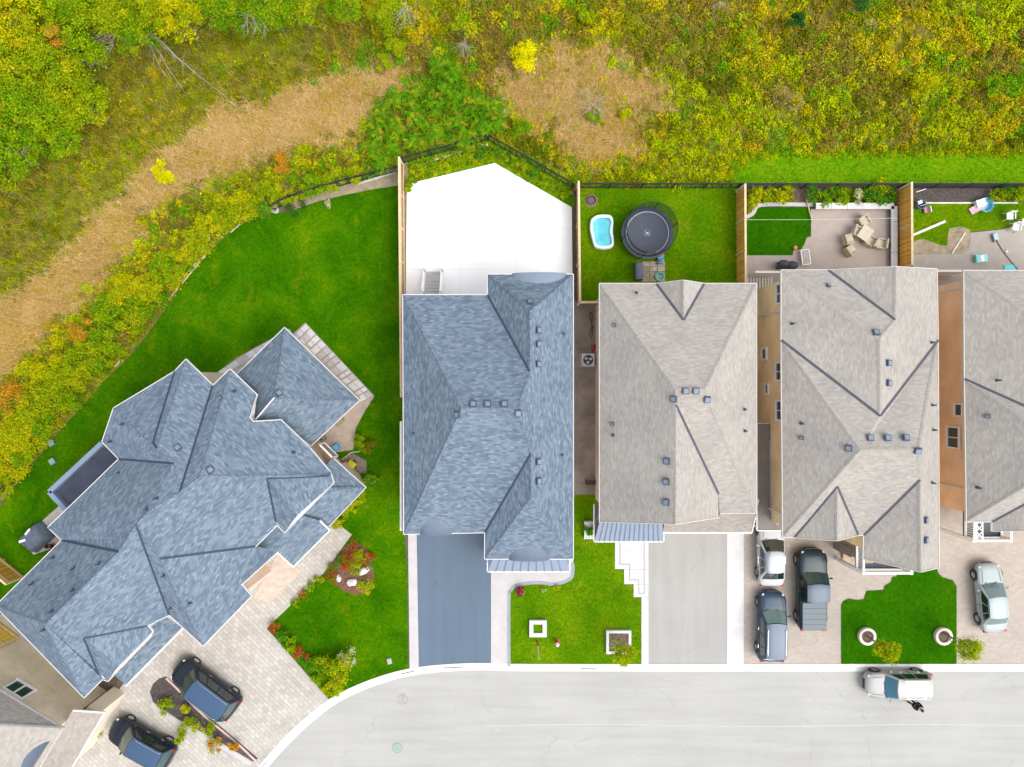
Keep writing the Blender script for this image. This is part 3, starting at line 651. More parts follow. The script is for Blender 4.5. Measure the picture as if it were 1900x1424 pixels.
# balcony with white railing and dark floor at the front
def balcony(root, x0, x1, y0, y1, z, lattice=True, rail=.95):
    MB().box(((x0+x1)/2, (y0+y1)/2, z-.1), (x1-x0, abs(y1-y0), .2)).build('balcony_floor', M('dark_floor', (.03, .048, .078), .5, .1), root)
    for a, b in (((x0, y1), (x0, y0)), ((x0, y0), (x1, y0)), ((x1, y0), (x1, y1))):
        mb = MB(); mb.beam((*a, z+rail), (*b, z+rail), .13, .08).beam((*a, z+.08), (*b, z+.08), .13, .08)
        n = max(2, int((Vector(a)-Vector(b)).length/.14))
        for i in range(n+1):
            p = Vector(a).lerp(Vector(b), i/n); mb.box((p.x, p.y, z+rail/2), (.04, .04, rail))
        mb.build('railing', white, root)
    for x, y in ((x0, y0), (x1, y0)): MB().box((x, y, z/2+rail/2), (.2, .2, z+rail)).build('post', white, root)
xa, xb = W(1601, 0, 3.6).x, W(1690, 0, 3.6).x; ya = W(0, 1064, 3.7).y
balcony(h4.root, xa, xb, ya, ya+1.6, 2.75)
# stone porch pier and steps left of the balcony
stonep = M('pier_stone', (.44, .33, .24), .85, .2, 3, 14, .4)
p = W(1572, 1018, 0)
MB().box((p.x, p.y, 1.5), (.5, .5, 3.0)).build('pier', stonep, h4.root)
for i in range(3): MB().box((W(1580, 0).x, W(0, 1020+i*9).y, .3-.1*i), (1.4, .34, .2)).build('step', stonep, h4.root)
MB().box((W(1548, 0).x, W(0, 1010).y, 1.2), (.14, .6, 2.4)).build('post', M('post_dark', (.2, .17, .15), .8, .2), h4.root)
# side canopy between houses three and four
cz = 2.7; c0, c1 = W(1405, 786, cz), W(1441, 984, cz)
cn = thing('side_canopy', 'long flat brown grey canopy over the passage above the white sedan', 'canopy', ((c0.x+c1.x)/2, (c0.y+c1.y)/2, 0))
cr = M('canopy_felt', (.2, .18, .165), .9, .15, 1.2, 20, .2)
MB().prism([(c0.x, c0.y), (c1.x-.25, c0.y), (c1.x, c0.y-.8), (c1.x, c1.y+.3), (c1.x+.42, c1.y+.3), (c1.x+.42, c1.y), (c0.x, c1.y)], cz-.12, cz, True).build('canopy_roof', cr, cn)
MB().beam((c0.x-.03, c0.y, cz), (c0.x-.03, c1.y, cz), .08, .1).build('canopy_edge', gutterm, cn)
MB().beam((c0.x, c1.y-.03, cz), (c1.x+.42, c1.y-.03, cz), .08, .1).build('canopy_edge', gutterm, cn)
MB().beam((c0.x, c0.y, cz), (c1.x-.25, c0.y, cz), .05, .06).build('canopy_edge', gutterm, cn)
MB().beam((c1.x-.42, W(0, 817, cz).y, cz+.03), (c1.x-.36, W(0, 952, cz).y, cz+.03), .14, .05).build('canopy_strip', M('lilac_strip', (.36, .34, .4), .6, .05), cn)
for y in (c0.y-.1, c1.y+.15): MB().box((c0.x+.06, y, cz/2-.06), (.1, .1, cz-.12)).build('post', white, cn)

# ---- house five (right edge) ----
h5 = House('salmon brick house with grey roof cut off by the right edge', dict(
    a=(1789, 503, e), b=(2100, 503, e), w1=(1790, 704, e), sW=(1794, 968, e), f1=(1841, 968, e), f2=(1841, 985, e), c=(2110, 985, e),
    q=(1950, 612, 7.95), q2=(2000, 612, 7.95), v=(1960, 780, 7.95), h1=(1942, 808, 8.4), h1b=(1942, 880, 8.4), e1=(2110, 690, e), gv=(1942, 913, 7.4), gt=(1960, 985, 7.4)),
    ['a b q2 q'.split(), 'a q v w1'.split(), 'b e1 v q q2'.split(), 'w1 v e1 h1'.split(), 'w1 h1 h1b sW'.split(), 'h1 e1 c gt gv h1b'.split(), 'h1b gv f1 sW'.split(), 'f1 f2 gt gv'.split()],
    'a b e1 c gt f2 f1 sW w1'.split(), grey_sh, brick_sal, valley_grey, ov=.45)
wall_uv(h5.wall)
h5.pipes([(1850, 706), (1814, 905)]); h5.vents([(1833, 773, .24)])
X5 = W(1790, 700, e).x+.45
for (px, py, w, h, b) in ((1780, 761, .75, .75, 0), (1770, 812, 1.3, 1.2, 1)):
    p = wall_pt(X5, px, py); window_x(h5.root, X5, p.y, p.z, w, h, -1, b)
h5.downspout(X5-.06, W(0, 912, e).y, 0, 5.6); h5.downspout(X5-.06, W(0, 530, e).y, 0, 5.6)
xa, xb = W(1806, 0, 3.6).x, W(1874, 0, 3.6).x; ya = W(0, 1003, 3.6).y
balcony(h5.root, xa, xb, ya, ya+1.75, 2.75)
lm = MB(); xl = W(1812, 0, 3.7).x
for k in range(3):
    y_ = ya+.2+k*.42; lm.beam((xl, y_, 3.7), (xl+.35, y_+.36, 3.7), .05, .05).beam((xl+.35, y_, 3.7), (xl, y_+.36, 3.7), .05, .05)
lm.beam((xl, ya, 3.7), (xl, ya+1.6, 3.7), .06, .06).beam((xl+.38, ya, 3.7), (xl+.38, ya+1.6, 3.7), .06, .06).build('lattice', white, h5.root)
# ---- corner house (rotated, blue roof) ----
e1 = 5.6
V1 = dict(A=(345, 668, e1), E=(395, 716, e1), H1=(427, 686, e1), I=(476, 733, e1), I2=(463, 775, 6.3), I3=(470, 783, 6.3), I4=(521, 780, e1), J=(573, 830, e1), J2=(612, 876, e1), E2=(619, 896, e1), pk=(550, 959, 6.75), d1=(528, 988, e1), d0=(514, 974, e1), v2=(474, 1014, e1), n1=(514, 1025, 5.62), n3=(448, 1085, 5.75), n2=(466, 1106, e1), c=(377, 1198, e1), Vl=(314, 1141, e1), k1=(283, 1172, e1), k0=(274, 1161, 5.75), pk2=(214, 1244, 6.5), k2=(200, 1264, e1), k3=(182, 1247, 5.7), k4=(190, 1260, e1), S=(156, 1294, e1), Wc=(-8, 1125, e1), G=(115, 1003, e1), Fp=(90, 979, e1), D=(221, 852, e1), C=(190, 820, e1), B=(211, 758, e1), A0=(324, 690, e1),
    K=(372, 884, 8.4), M1=(274, 950, 8.4), m2=(334, 913, 8.4), W1=(84, 1159, 8.3), V0=(253, 974, 8.4), g1=(221, 1024, 8.35), f1=(217, 1000, 7.9), q=(300, 842, 7.7), a1=(284, 822, 7.4), a2=(323, 860, 7.85), hA=(292, 832, 7.65), R=(297, 1037, 7.7), U=(496, 888, 7.0), U1=(512, 968, 5.75), U2=(611, 883, 5.75), D2=(156, 1184, 7.4))
h1 = House('large blue roofed corner house set at an angle in the lawn', V1,
    ['A0 A hA a1'.split(), 'A E m2 a2 q hA'.split(), 'B A0 a1 hA q'.split(), 'C B q'.split(), 'D C q a2'.split(), 'Fp D a2 m2 M1 V0 f1'.split(), 'G Fp f1 V0 g1'.split(), 'Wc G g1 W1'.split(), 'S Wc W1'.split(),
     'E H1 K m2'.split(), 'H1 I I2 I3 I4 J J2 U2 K'.split(), 'W1 g1 V0 Vl k0 D2 k3 k4 S'.split(), 'V0 R c Vl'.split(), 'R v2 n1 n3 n2 c'.split(), 'V0 M1 m2 K U2 U U1 d0 v2 R'.split(),
     'U U1 d1 pk'.split(), 'U pk E2 J2 U2'.split(), 'D2 k0 k1 pk2'.split(), 'D2 pk2 k2 k3'.split()],
    'A E H1 I I2 I3 I4 J J2 E2 d1 d0 v2 n1 n3 n2 c Vl k0 k1 k2 k4 S Wc G Fp D C B A0'.split(), blue_sh, brick_peach, valley_blue, ov=.5, ze=e1, capw=.18, notrim=('v2-n1',))
wall_uv(h1.wall)
h1.vents([(330, 832), (390, 873), (411, 740, .2)], rz=R(44))
h1.pipes([(229, 787), (206, 820), (223, 877), (292, 925), (274, 944), (185, 1046), (137, 1095), (98, 1134), (83, 1168), (100, 1034), (138, 1055), (61, 1083), (305, 1068), (355, 1118), (318, 1128), (435, 727), (545, 840)])
h1.gable([(528, 988, e1), (550, 959, 6.75), (619, 896, e1)], brick_peach, (-.1, .1)); h1.gable([(283, 1172, e1), (214, 1244, 6.5), (200, 1264, e1)], brick_peach, (-.1, .1))
# sunroom wing, one storey
es = 3.7
s1 = House('', dict(L=(440, 695, es), T=(528, 609, es), R2=(666, 743, es), Bt=(577, 827, es), X1=(535, 793, 4.6), X2=(470, 782, 5.4), X3=(474, 735, 4.8), P=(508, 740, 6.1)),
    ['L T P X2 X3'.split(), 'T R2 P'.split(), 'R2 Bt X1 X2 P'.split()], 'L T R2 Bt X1 X2 X3'.split(), blue_sh, brick_peach, valley_blue, ov=.45, ze=es, root=h1.root, capw=.18)
wall_uv(s1.wall); s1.vents([(517, 731)], rz=R(44))
MB().beam(W(472, 782, 5.75), W(509, 738, 6.25), .07, .12).build('flashing', gutterm, h1.root)
# lower roofs at the front
s2 = House('', dict(a=(617, 850, 3.5), b=(678, 905, 3.1), c=(607, 980, 3.1), d=(592, 968, 3.4), d2=(540, 958, 4.6), m=(632, 908, 4.0), i=(570, 905, 4.8)), ['a b m i'.split(), 'b c d d2 i m'.split()], 'a b c d d2 i'.split(), blue_sh, brick_peach, None, ov=.4, ze=3.1, root=h1.root, notrim=('d-d2', 'd2-i', 'i-a'))
s3 = House('', dict(a=(500, 960, 4.8), b=(540, 950, 4.9), c=(593, 966, 3.9), d=(612, 984, 3.1), e=(544, 1052, 3.1), f=(514, 1025, 4.0), g=(470, 1010, 4.9)), ['a b c d e f g'.split()], 'c d e f g a b'.split(), blue_sh, brick_peach, None, ov=.5, ze=3.05, root=h1.root, trims=False, walls=False)
for a, b in (('c', 'd'), ('d', 'e'), ('e', 'f')):
    P = {k: s3.V[s3.ix[k]] for k in 'cdef'}; MB().beam(P[a]-Vector((0, 0, .05)), P[b]-Vector((0, 0, .05)), .1, .14).build('gutter', gutterm, h1.root)
s5 = House('', dict(a=(300, 1140, 3.9), b=(338, 1164, 3.1), c=(234, 1271, 3.1), d=(196, 1240, 3.9)), [list('abcd')], list('abcd'), blue_sh, brick_peach, None, ze=3.1, root=h1.root, walls=False, trims=False)
MB().beam(W(340, 1166, 3.05), W(234, 1273, 3.05), .1, .12).build('gutter', gutterm, h1.root)
MB().beam(W(284, 1176, 5.1), W(222, 1240, 5.1), .12, .3).build('fascia', gutterm, h1.root)
# glazed door bay on the NE wall
for (px, py) in ((604, 838),):
    p = W(px+6, py-2, 3.0); d = Vector((1, -1, 0)).normalized(); nrm_ = Vector((1, 1, 0)).normalized()
    mb = MB()
    for s_ in (-.6, .6): mb.box(p+d*s_, (.1, .1, 1.3), R(-45))
    for zz in (-.6, .6): mb.box(p+Vector((0, 0, zz)), (1.3, .1, .1), R(-45))
    wn = mb.build('window', white, h1.root); MB().box(p-nrm_*.02, (1.15, .05, 1.15), R(-45)).build('pane', glass, wn)
# flat-roofed lean-to with parapet on the NW side
zf = 3.2
q = WL([(190, 822), (222, 854), (124, 948), (92, 913)], zf)
fr = h1.root
MB().prism(q, 0, zf-.35).build('lean_to_wall', M('leanto_wall', (.2, .25, .33), .7, .1), fr)
MB().poly(WL([(190, 822), (222, 854), (124, 948), (92, 913)], zf-.3)).build('flat_roof', M('flat_membrane', (.05, .06, .09), .45, .3, .8, 12), fr)
pm = M('parapet_metal', (.19, .25, .35), .45, .08)
for a, b in ((3, 0), (2, 3)):
    d = (q[b]-q[a]).normalized(); MB().beam(q[a]-Vector((0, 0, .12)), q[b]-Vector((0, 0, .12)), .3, .4).build('parapet', pm, fr)

# ---- house at the lower left corner ----
e6 = 5.6
h6 = House('grey roofed buff brick house cut off at the lower left corner', dict(
    a=(-160, 1185, e6), b=(116, 1352, e6), c=(10, 1530, e6), d=(-300, 1420, e6), r1=(-20, 1345, 7.9), r2=(-150, 1400, 7.9)),
    ['a b r1 r2'.split(), 'b c r1'.split(), 'c d r2 r1'.split(), 'd a r2'.split()], 'a b c d'.split(), grey_sh, brick_buff, None, ov=.4, ze=e6)
wall_uv(h6.wall)
# its lower garage roof and arched blue dormer
q = [W(195, 1322, 3.1), W(125, 1440, 3.1), W(60, 1440, 4.4), W(135, 1318, 4.4)]
o = MB().poly(q).build('garage_roof', grey_sh2, h6.root); roof_uv(o)
MB().beam(q[0], q[1], .1, .14).build('gutter', gutterm, h6.root); MB().beam(q[0], q[3], .1, .1).build('gutter', gutterm, h6.root)
MB().prism([(p.x, p.y) for p in inset([(p.x, p.y) for p in q], .3)], 0, 3.0).build('garage_wall', brick_buff, h6.root)
pd = W(72, 1400, 5.6); u = Vector((.53, .85, 0)).normalized(); w_ = Vector((-.85, .53, 0)).normalized()
n = 12; v = []
for k in (0, 1):
    for i in range(n+1):
        t = math.pi*i/n; v.append(pd+u*1.5*math.cos(t)+Vector((0, 0, .75*math.sin(t)))+w_*(1.7*k)+Vector((.05, -.3, -.1)))
MB().add(v, [[i, i+1, i+n+2, i+n+1] for i in range(n)]+[list(range(n+1))]).build('arched_dormer', metal_blue, h6.root, True)
d_ = W(116, 1352, e6)-W(-160, 1185, e6)
X6 = inset([(p.x, p.y) for p in h6.ring], .4); pa, pb = Vector((*X6[0], 0)), Vector((*X6[1], 0)); dd = (pb-pa).normalized(); nn_ = Vector((-dd.y, dd.x, 0)); ang = math.atan2(dd.y, dd.x)
pw_ = pa+dd*((pb-pa).length-3.6)
mb = MB()
for s_ in (-.65, 0, .65): mb.box(pw_+dd*s_+Vector((0, 0, 4.2))+nn_*.05, (.1, .12, 1.3), ang)
for zz in (3.55, 4.85): mb.box(pw_+Vector((0, 0, zz))+nn_*.06, (1.5, .16, .14), ang)
wn = mb.build('window', white, h6.root); MB().box(pw_+Vector((0, 0, 4.2))+nn_*.02, (1.2, .04, 1.2), ang).build('pane', glass, wn)

# ---------------- fences ----------------
cedar = [M('cedar_%d' % i, c, .8, .2, 2, 30, .2) for i, c in enumerate([(.64, .33, .045), (.70, .385, .06), (.56, .28, .035)])]
pale = M('pale_timber', (.62, .47, .28), .8, .12, 3, 30, .2); palew = M('pale_post', (.66, .6, .52), .8, .1)
def wood_fence(label, a, b, hgt=1.85, posts=2.4, bw=.14, mats=cedar, cap=pale, thickcap=.14):
    A, B = W(*a), W(*b); d = (B-A); L = d.length; d.normalize(); nrm = Vector((-d.y, d.x, 0)); ang = math.atan2(d.y, d.x)
    t = thing('wooden_fence', label, 'fence', (A.x, A.y, 0))
    me = [MB().box((0, 0, hgt/2-.03), (bw*.94, .022, hgt-.1)).build('board', m, None).data for m in mats]
    for o in [o for o in COL.objects if o.data in me]: bpy.data.objects.remove(o)
    n = int(L/bw)
    for i in range(n):
        p = A+d*(bw*(i+.5)); o = bpy.data.objects.new('board', random.choice(me)); COL.objects.link(o); attach(o, t)
        s = (1 if i % 2 else -1)*.014; o.location = p+nrm*s+Vector((0, 0, random.uniform(-.012, .012))); o.rotation_euler = (0, 0, ang)
    m = max(1, round(L/posts))
    for i in range(m+1):
        p = A+d*(L*i/m); MB().box((p.x, p.y, hgt/2+.03), (.11, .11, hgt+.08), ang).build('post', palew if i in (0,) else cap, t)
        if i < m:
            q = A+d*(L*(i+1)/m)
            MB().beam((p.x, p.y, hgt+.03), (q.x, q.y, hgt+.03), thickcap, .045).build('cap_rail', cap, t)
            for z in (.3, hgt-.25): MB().beam(p+nrm*.05+Vector((0, 0, z)), q+nrm*.05+Vector((0, 0, z)), .05, .09).build('rail', cap, t)
    return t
tanw = [M('tan_timber_%d' % i, c, .85, .2, 2, 30, .2) for i, c in enumerate([(.34, .225, .11), (.4, .27, .14)])]
wood_fence('long pale wooden fence between the corner lawn and the white patio', (748.5, 309), (752, 735), mats=tanw)
wood_fence('pale wooden fence between white patio and trampoline yard', (1069, 353), (1071.5, 566), mats=tanw)
wood_fence('short wooden fence closing the passage behind the third house', (1071.5, 567), (1108, 567), mats=tanw, posts=1.5)
wood_fence('orange cedar fence right of the trampoline yard', (1366, 357), (1367, 533))
wood_fence('orange cedar fence right of the beige patio', (1663, 354), (1664, 500))
wood_fence('orange cedar fence at the left edge behind the corner house', (-30, 1008), (47, 1070))
wood_fence('yellow timber fence between the two houses at the lower left edge', (-30, 1131), (37, 1181), mats=[M('yellow_timber', (.75, .5, .08), .8, .2, 3)])
# white vinyl gates between the houses
vin = M('vinyl', (.74, .72, .69), .5, .05)
def vinyl_gate(label, a, b):
    A, B = W(*a), W(*b); d = (B-A).normalized(); n = int((B-A).length/.16); t = thing('vinyl_gate', label, 'gate', (A.x, A.y, 0))
    for i in range(n):
        p = A+d*((i+.5)*(B-A).length/n); MB().box((p.x, p.y, .9), (.145, .03, 1.75)).build('board', vin, t)
    MB().beam((A.x, A.y, 1.84), (B.x, B.y, 1.84), .14, .1).build('top_rail', vin, t)
    MB().beam((A.x, A.y, .2), (B.x, B.y, .2), .1, .1).build('bottom_rail', vin, t)
vinyl_gate('white gate closing the passage left of the tan brick house', (1384, 513), (1434, 513)); vinyl_gate('white gate between the two right hand houses', (1700, 511), (1765, 511))
bw_ = thing('boardwalk', 'pale plank boardwalk behind the white passage gate', 'boardwalk', W(1410, 528))
for i in range(9):
    p = W(1388+i*5.4, 527, .08); MB().box((p.x, p.y, .08), (.13, .9, .05)).build('plank', vin, bw_)
# black iron fences along the back
iron = M('black_iron', (.012, .016, .018), .45, .1)
def iron_fence(label, pts, hgt=1.25, step=2.2):
    P = [W(*p) for p in pts]; t = thing('iron_fence', label, 'fence', P[0])
    for A, B in zip(P, P[1:]):
        d = B-A; L = d.length; d.normalize(); n = max(1, round(L/step))
        for i in range(n+1):
            p = A+d*(L*i/n); MB().box((p.x, p.y, hgt/2+.04), (.07, .07, hgt+.08), math.atan2(d.y, d.x)).build('post', iron, t)
        for z in (.15, hgt-.2, hgt): MB().beam(A+Vector((0, 0, z)), B+Vector((0, 0, z)), .045, .045).build('rail', iron, t)
        pk = MB(); m = int(L/.12)
        for i in range(m): pk.box(A+d*(L*(i+.5)/m)+Vector((0, 0, hgt/2)), (.022, .022, hgt-.1))
        o = pk.build('pickets', iron, t); o['kind'] = 'stuff'
iron_fence('black iron fence behind the white patio, left of its peak', [(750, 303), (906, 261)])
iron_fence('black iron fence behind the white patio, right of its peak', [(906, 261), (1062, 350)])
iron_fence('black iron fence behind the trampoline lawn', [(1070, 350), (1364, 350)])
iron_fence('black iron fence behind the beige patio planting', [(1368, 350), (1661, 350)])
iron_fence('black iron fence behind the toy strewn yard', [(1666, 350), (1960, 350)])
iron_fence('black iron fence behind the top of the corner lawn', [(745, 318), (650, 341), (545, 372), (510, 390)])
# white kerb stones under the iron fence
for i, (a, b) in enumerate((((770, 302), (808, 291)), ((808, 290), (842, 280)), ((843, 279), (905, 262)), ((660, 336), (736, 312)))):
    mb = MB(); mb.beam(W(*a, .06)+Vector((0, -.25, 0)), W(*b, .06)+Vector((0, -.25, 0)), .12+.06*(i == 2), .1)
    tag(mb.build('edging_stone', conc), ['short white edging stone near the wooden fence end', 'middle white edging stone behind the white patio', 'longest white edging stone at the patio peak', 'white edging stone behind the corner lawn'][i], 'edging stone', 'edging stones under the iron fence')
# ---------------- vehicles ----------------
tyre = M('tyre', (.018, .018, .018), .8, .2); rimm = M('rim', (.5, .5, .52), .35, .1, metallic=.6); blackp = M('black_plastic', (.02, .02, .022), .5, .1)
cglass, _n, _b = newmat('car_glass'); _b.inputs['Base Color'].default_value = (.012, .02, .022, 1); _b.inputs['Roughness'].default_value = .05; _b.inputs['Coat Weight'].default_value = 1
redl = M('tail_light', (.4, .008, .008), .4, .1, spec=.2); headl = M('head_light', (.6, .62, .64), .15, .05, coat=1)
chrome = M('chrome', (.6, .6, .62), .2, .05, metallic=.9); intr = M('cabin', (.05, .05, .055), .8, .3)
def paint(name, c, met=.0, rough=.28):
    return M('paint_'+name, c, rough, .04, .8, 20, 0, metallic=met, coat=.2, spec=.25)
def glassm(name, c):
    if 'glass_'+name in MATS: return MATS['glass_'+name]
    m, nt, b = newmat('glass_'+name); b.inputs['Base Color'].default_value = (*c, 1); b.inputs['Roughness'].default_value = .06; b.inputs['Coat Weight'].default_value = 1; return m
def car(name, label, loc, ang, L, Wd, Ht, belt, hood, cowl, wsb, wst, rrt, rrb, pm, gm=cglass, boxy=.86, rails=False, deck=None, roofm=None, gw=None, bed=None, wheel=.35, roofg=None, front=.82):
    """x forward. wsb/wst: windscreen base/top x, rrt/rrb: rear glass top/base x"""
    t = thing(name, label, {'pickup_truck': 'pickup', 'minivan': 'van'}.get(name, 'car'), loc, 'parked vehicles', ang)
    hw = Wd/2; x1, x0 = L/2, -L/2; deck = belt if deck is None else deck; zb = .24
    # lower body: lofted stations (x, half width, top z)
    st = [(x1, hw*.42, hood*.6), (x1-.07, hw*.66, hood*.78), (x1-.2, hw*.83, hood*.9), (x1-.42, hw*.94, hood*.96), (x1-.8, hw*.99, hood), (wsb, hw, cowl), (wst, hw, belt), (0, hw, belt), (rrt, hw, belt), (rrb, hw*.99, deck), (x0+.4, hw*.955, deck*.99), (x0+.14, hw*.89, deck*.95), (x0+.04, hw*.8, deck*.86), (x0, hw*.62, deck*.65)]
    st = sorted(st, key=lambda s: -s[0]); v = []; k = None
    for x, w, zt in st:
        sec = [(w*.9, zb), (w*.985, zb+.18), (w, zb+(zt-zb)*.55), (w*.975, zt-.10*min(1, zt)), (w*.86, zt-.012), (w*.45, zt+.022), (0, zt+.03)]
        ring = [(x, y, z) for y, z in sec]+[(x, -y, z) for y, z in sec[-2::-1]]
        k = len(ring); v += ring
    f = [[i*k+j, (i+1)*k+j, (i+1)*k+j+1, i*k+j+1] for i in range(len(st)-1) for j in range(k-1)]
    f += [[i*k+k-1, (i+1)*k+k-1, (i+1)*k, i*k] for i in range(len(st)-1)]
    f += [list(range(k))[::-1], [(len(st)-1)*k+j for j in range(k)]]
    body = mesh_obj('body', v, [q[::-1] for q in f], pm, t, True, True)
    bm = body.modifiers.new('bevel', 'SUBSURF'); bm.levels = 1; bm.render_levels = 2
    # greenhouse
    yb, yt = (gw or hw*.93), (gw or hw*.93)*boxy*.93; zb_, zt_ = belt-.03, Ht
    def P(kind, u, w):      # u across 0..1, w up 0..1
        yy = (yb+(yt-yb)*w)
        if kind == 'f': return Vector((wsb+(wst-wsb)*w+.16*(1-(2*u-1)**2)*(1-.4*w)-.05, yy*(2*u-1), (cowl-.02)+(zt_-.02-(cowl-.02))*w))
        if kind == 'r': return Vector((rrb+(rrt-rrb)*w-.09*(1-(2*u-1)**2)+.03, -yy*(2*u-1), zb_*(1-w)+(zt_-.02)*w if deck >= belt-.01 else (deck-.02)*(1-w)+(zt_-.02)*w))
        s = 1 if kind == 'l' else -1
        a, b = wsb-.05, rrb+.03; c, d = wst-.05, rrt+.03
        uu = u if s > 0 else 1-u
        xx = (a+(b-a)*uu)*(1-w)+(c+(d-c)*uu)*w; zz = (cowl-.02)+(zb_-(cowl-.02))*min(1, uu*3)
        zz = zz if deck >= belt-.01 else zz+(deck-.02-zb_)*max(0, (uu-.75)*4)
        return Vector((xx, s*(yy+.035*math.sin(math.pi*min(1, max(0, uu)))*(1-w*.3)-.0), zz*(1-w)+(zt_-.02)*w))
    def grid(kind, u0, u1, w0, w1, n, m, off=0.0):
        vv = [P(kind, u0+(u1-u0)*i/n, w0+(w1-w0)*j/m) for j in range(m+1) for i in range(n+1)]
        ff = [[j*(n+1)+i, j*(n+1)+i+1, (j+1)*(n+1)+i+1, (j+1)*(n+1)+i] for j in range(m) for i in range(n)]
        if off:
            nrm = (vv[n]-vv[0]).cross(vv[-1]-vv[0]).normalized(); c = sum(vv, Vector())/len(vv)
            if nrm.dot(c-Vector((0, 0, belt-.4))) < 0: nrm = -nrm
            vv = [p+nrm*off for p in vv]
        return vv, ff
    mb = MB()
    for kd in 'frls': mb.add(*grid(kd, 0, 1, 0, 1, 8, 4))
    mb.build('pillars', pm, t, True, True)
    # roof with crown
    rv = []; N, Mm = 8, 8
    for j in range(Mm+1):
        w = j/Mm
        for i in range(N+1):
            u = i/N; a = P('f', u, 1); b = P('r', 1-u, 1); p = a.lerp(b, w); cr = (1-(2*u-1)**4)*.05+(1-(2*w-1)**4)*.035
            p.z = zt_-.02+cr; rv.append(p)
    ff = [[j*(N+1)+i, (j+1)*(N+1)+i, (j+1)*(N+1)+i+1, j*(N+1)+i+1] for j in range(Mm) for i in range(N)]
    mesh_obj('roof', rv, ff, roofm or pm, t, True, True)
    if roofg:
        sel = [(i, j) for j in range(1, 5) for i in range(1, 7)]
        used = sorted({q for i, j in sel for q in ff[j*N+i]}); rem = {q: n_ for n_, q in enumerate(used)}
        mesh_obj('sunroof', [rv[q]+Vector((0, 0, .012)) for q in used], [[rem[q] for q in ff[j*N+i]] for i, j in sel], roofg, t, True, True)
    for kd, nm in (('f', 'windscreen'), ('r', 'rear_window')):
        mesh_obj(nm, *grid(kd, .05, .95, .05, .96, 8, 3, .012), gm, t, True, True)
    for kd in 'ls':
        for a, b in ((.08, .40), (.43, .70), (.73, .92)):
            mesh_obj('side_window', *grid(kd, a, b, .12, .9, 4, 2, .012), cglass, t, True, True)
    # wheels
    for sx in (x1-.82, x0+.85):
        for sy in (-1, 1):
            mb = MB(); mb.lathe((0, 0, 0), [(wheel*.62, -.11), (wheel*.93, -.115), (wheel, -.07), (wheel, .07), (wheel*.93, .115), (wheel*.62, .11)], 20)
            mb.v = [Vector((p.x, p.z*sy, p.y)) for p in mb.v]; mb.f = [q for q in mb.f if len(q) == 4]
            w_ = mb.build('wheel', tyre, t, True, True); w_.location = (sx, sy*(hw-.115), wheel)
            r = MB(); r.lathe((0, 0, 0), [(wheel*.62, .085), (wheel*.55, .06), (wheel*.2, .055), (.02, .08)], 16); r.v = [Vector((p.x, p.z*sy, p.y)) for p in r.v]
            rr = r.build('rim', rimm, None, True, True); rr.parent = w_
            for s5 in range(5):
                a = s5*2*math.pi/5; sp = MB().box((math.cos(a)*wheel*.36, .075*sy, math.sin(a)*wheel*.36), (wheel*.5, .02, .07), M=Matrix.Rotation(-a, 3, 'Y')).build('spoke', rimm, None, False, True); sp.parent = w_
            ar = MB(); n = 12
            for i in range(n):
                t0, t1 = math.pi*i/n, math.pi*(i+1)/n; rr_ = wheel*1.14
                ar.beam((sx+math.cos(t0)*rr_, sy*(hw-.045), wheel+math.sin(t0)*rr_), (sx+math.cos(t1)*rr_, sy*(hw-.045), wheel+math.sin(t1)*rr_), .1, .07, (0, 1, 0))
            ar.build('wheel_arch', blackp, t, False, True)
    # lamps, grille, mirrors, handles, seams
    for s in (-1, 1):
        MB().ellip((x1-.26, s*hw*.70, hood*.83), (.16, .1, .05), 8, 5).build('headlight', headl, t, True, True)
        MB().box((x0+.09, s*hw*.74, deck*.8), (.14, .22, .16)).build('taillight', redl, t, False, True)
        mm = MB().ellip((wsb-.35, s*(hw+.13), belt+.04), (.07, .12, .075), 8, 5).beam((wsb-.35, s*hw*.92, belt), (wsb-.35, s*(hw+.1), belt+.02), .05, .04).build('mirror', pm, t, True, True)
        for xx in (wst-.55, rrt+.55): MB().box((xx, s*(hw+.012), belt-.16), (.2, .03, .04)).build('door_handle', chrome, t, False, True)
        for xx in (wst+.15, (wst+rrt)/2+.05, rrt+.15): MB().box((xx, s*(hw-.001), (belt+zb)/2+.1), (.015, .02, belt-zb-.3)).build('door_seam', blackp, t, False, True)
        if rails: MB().path([(wst-.25, s*yt*.86, zt_+.015), (wst-.4, s*yt*.88, zt_+.075), (rrt+.3, s*yt*.88, zt_+.075), (rrt+.12, s*yt*.86, zt_+.015)], .022, 6).build('roof_rail', chrome, t, False, True)
    MB().box((x1-.04, 0, hood*.6), (.1, hw*.8, .16)).build('grille', blackp, t, False, True)
    MB().box((x1-.02, 0, .42), (.06, hw*.8, .14)).build('bumper', blackp, t, False, True)
    for s in (-1, 1): MB().beam((x1-.35, s*hw*.62, hood+.006), (wsb+.1, s*hw*.7, cowl-.005), .015, .012).build('hood_seam', blackp, t, False, True)
    for s in (-.3, .35): MB().beam((wsb+.13, s, cowl+.01), (wsb-.12, s+.45, cowl+.13), .02, .02).build('wiper', blackp, t, False, True)
    return t
def cp(px, py, ): return W(px, py, .03)
blk = paint('black', (.012, .018, .028), .0); nav = paint('navy', (.025, .05, .085), .0); slate = paint('slate', (.014, .03, .038), .0)
silv = paint('silver', (.33, .38, .38), .0); wht = paint('white', (.43, .43, .43)); champ = paint('champagne', (.38, .37, .355), .0)
roof_sky_tint = paint('black_sky_tint', (.045, .085, .155), .0)  # black car roofs, the sky's blue reflection put into the colour
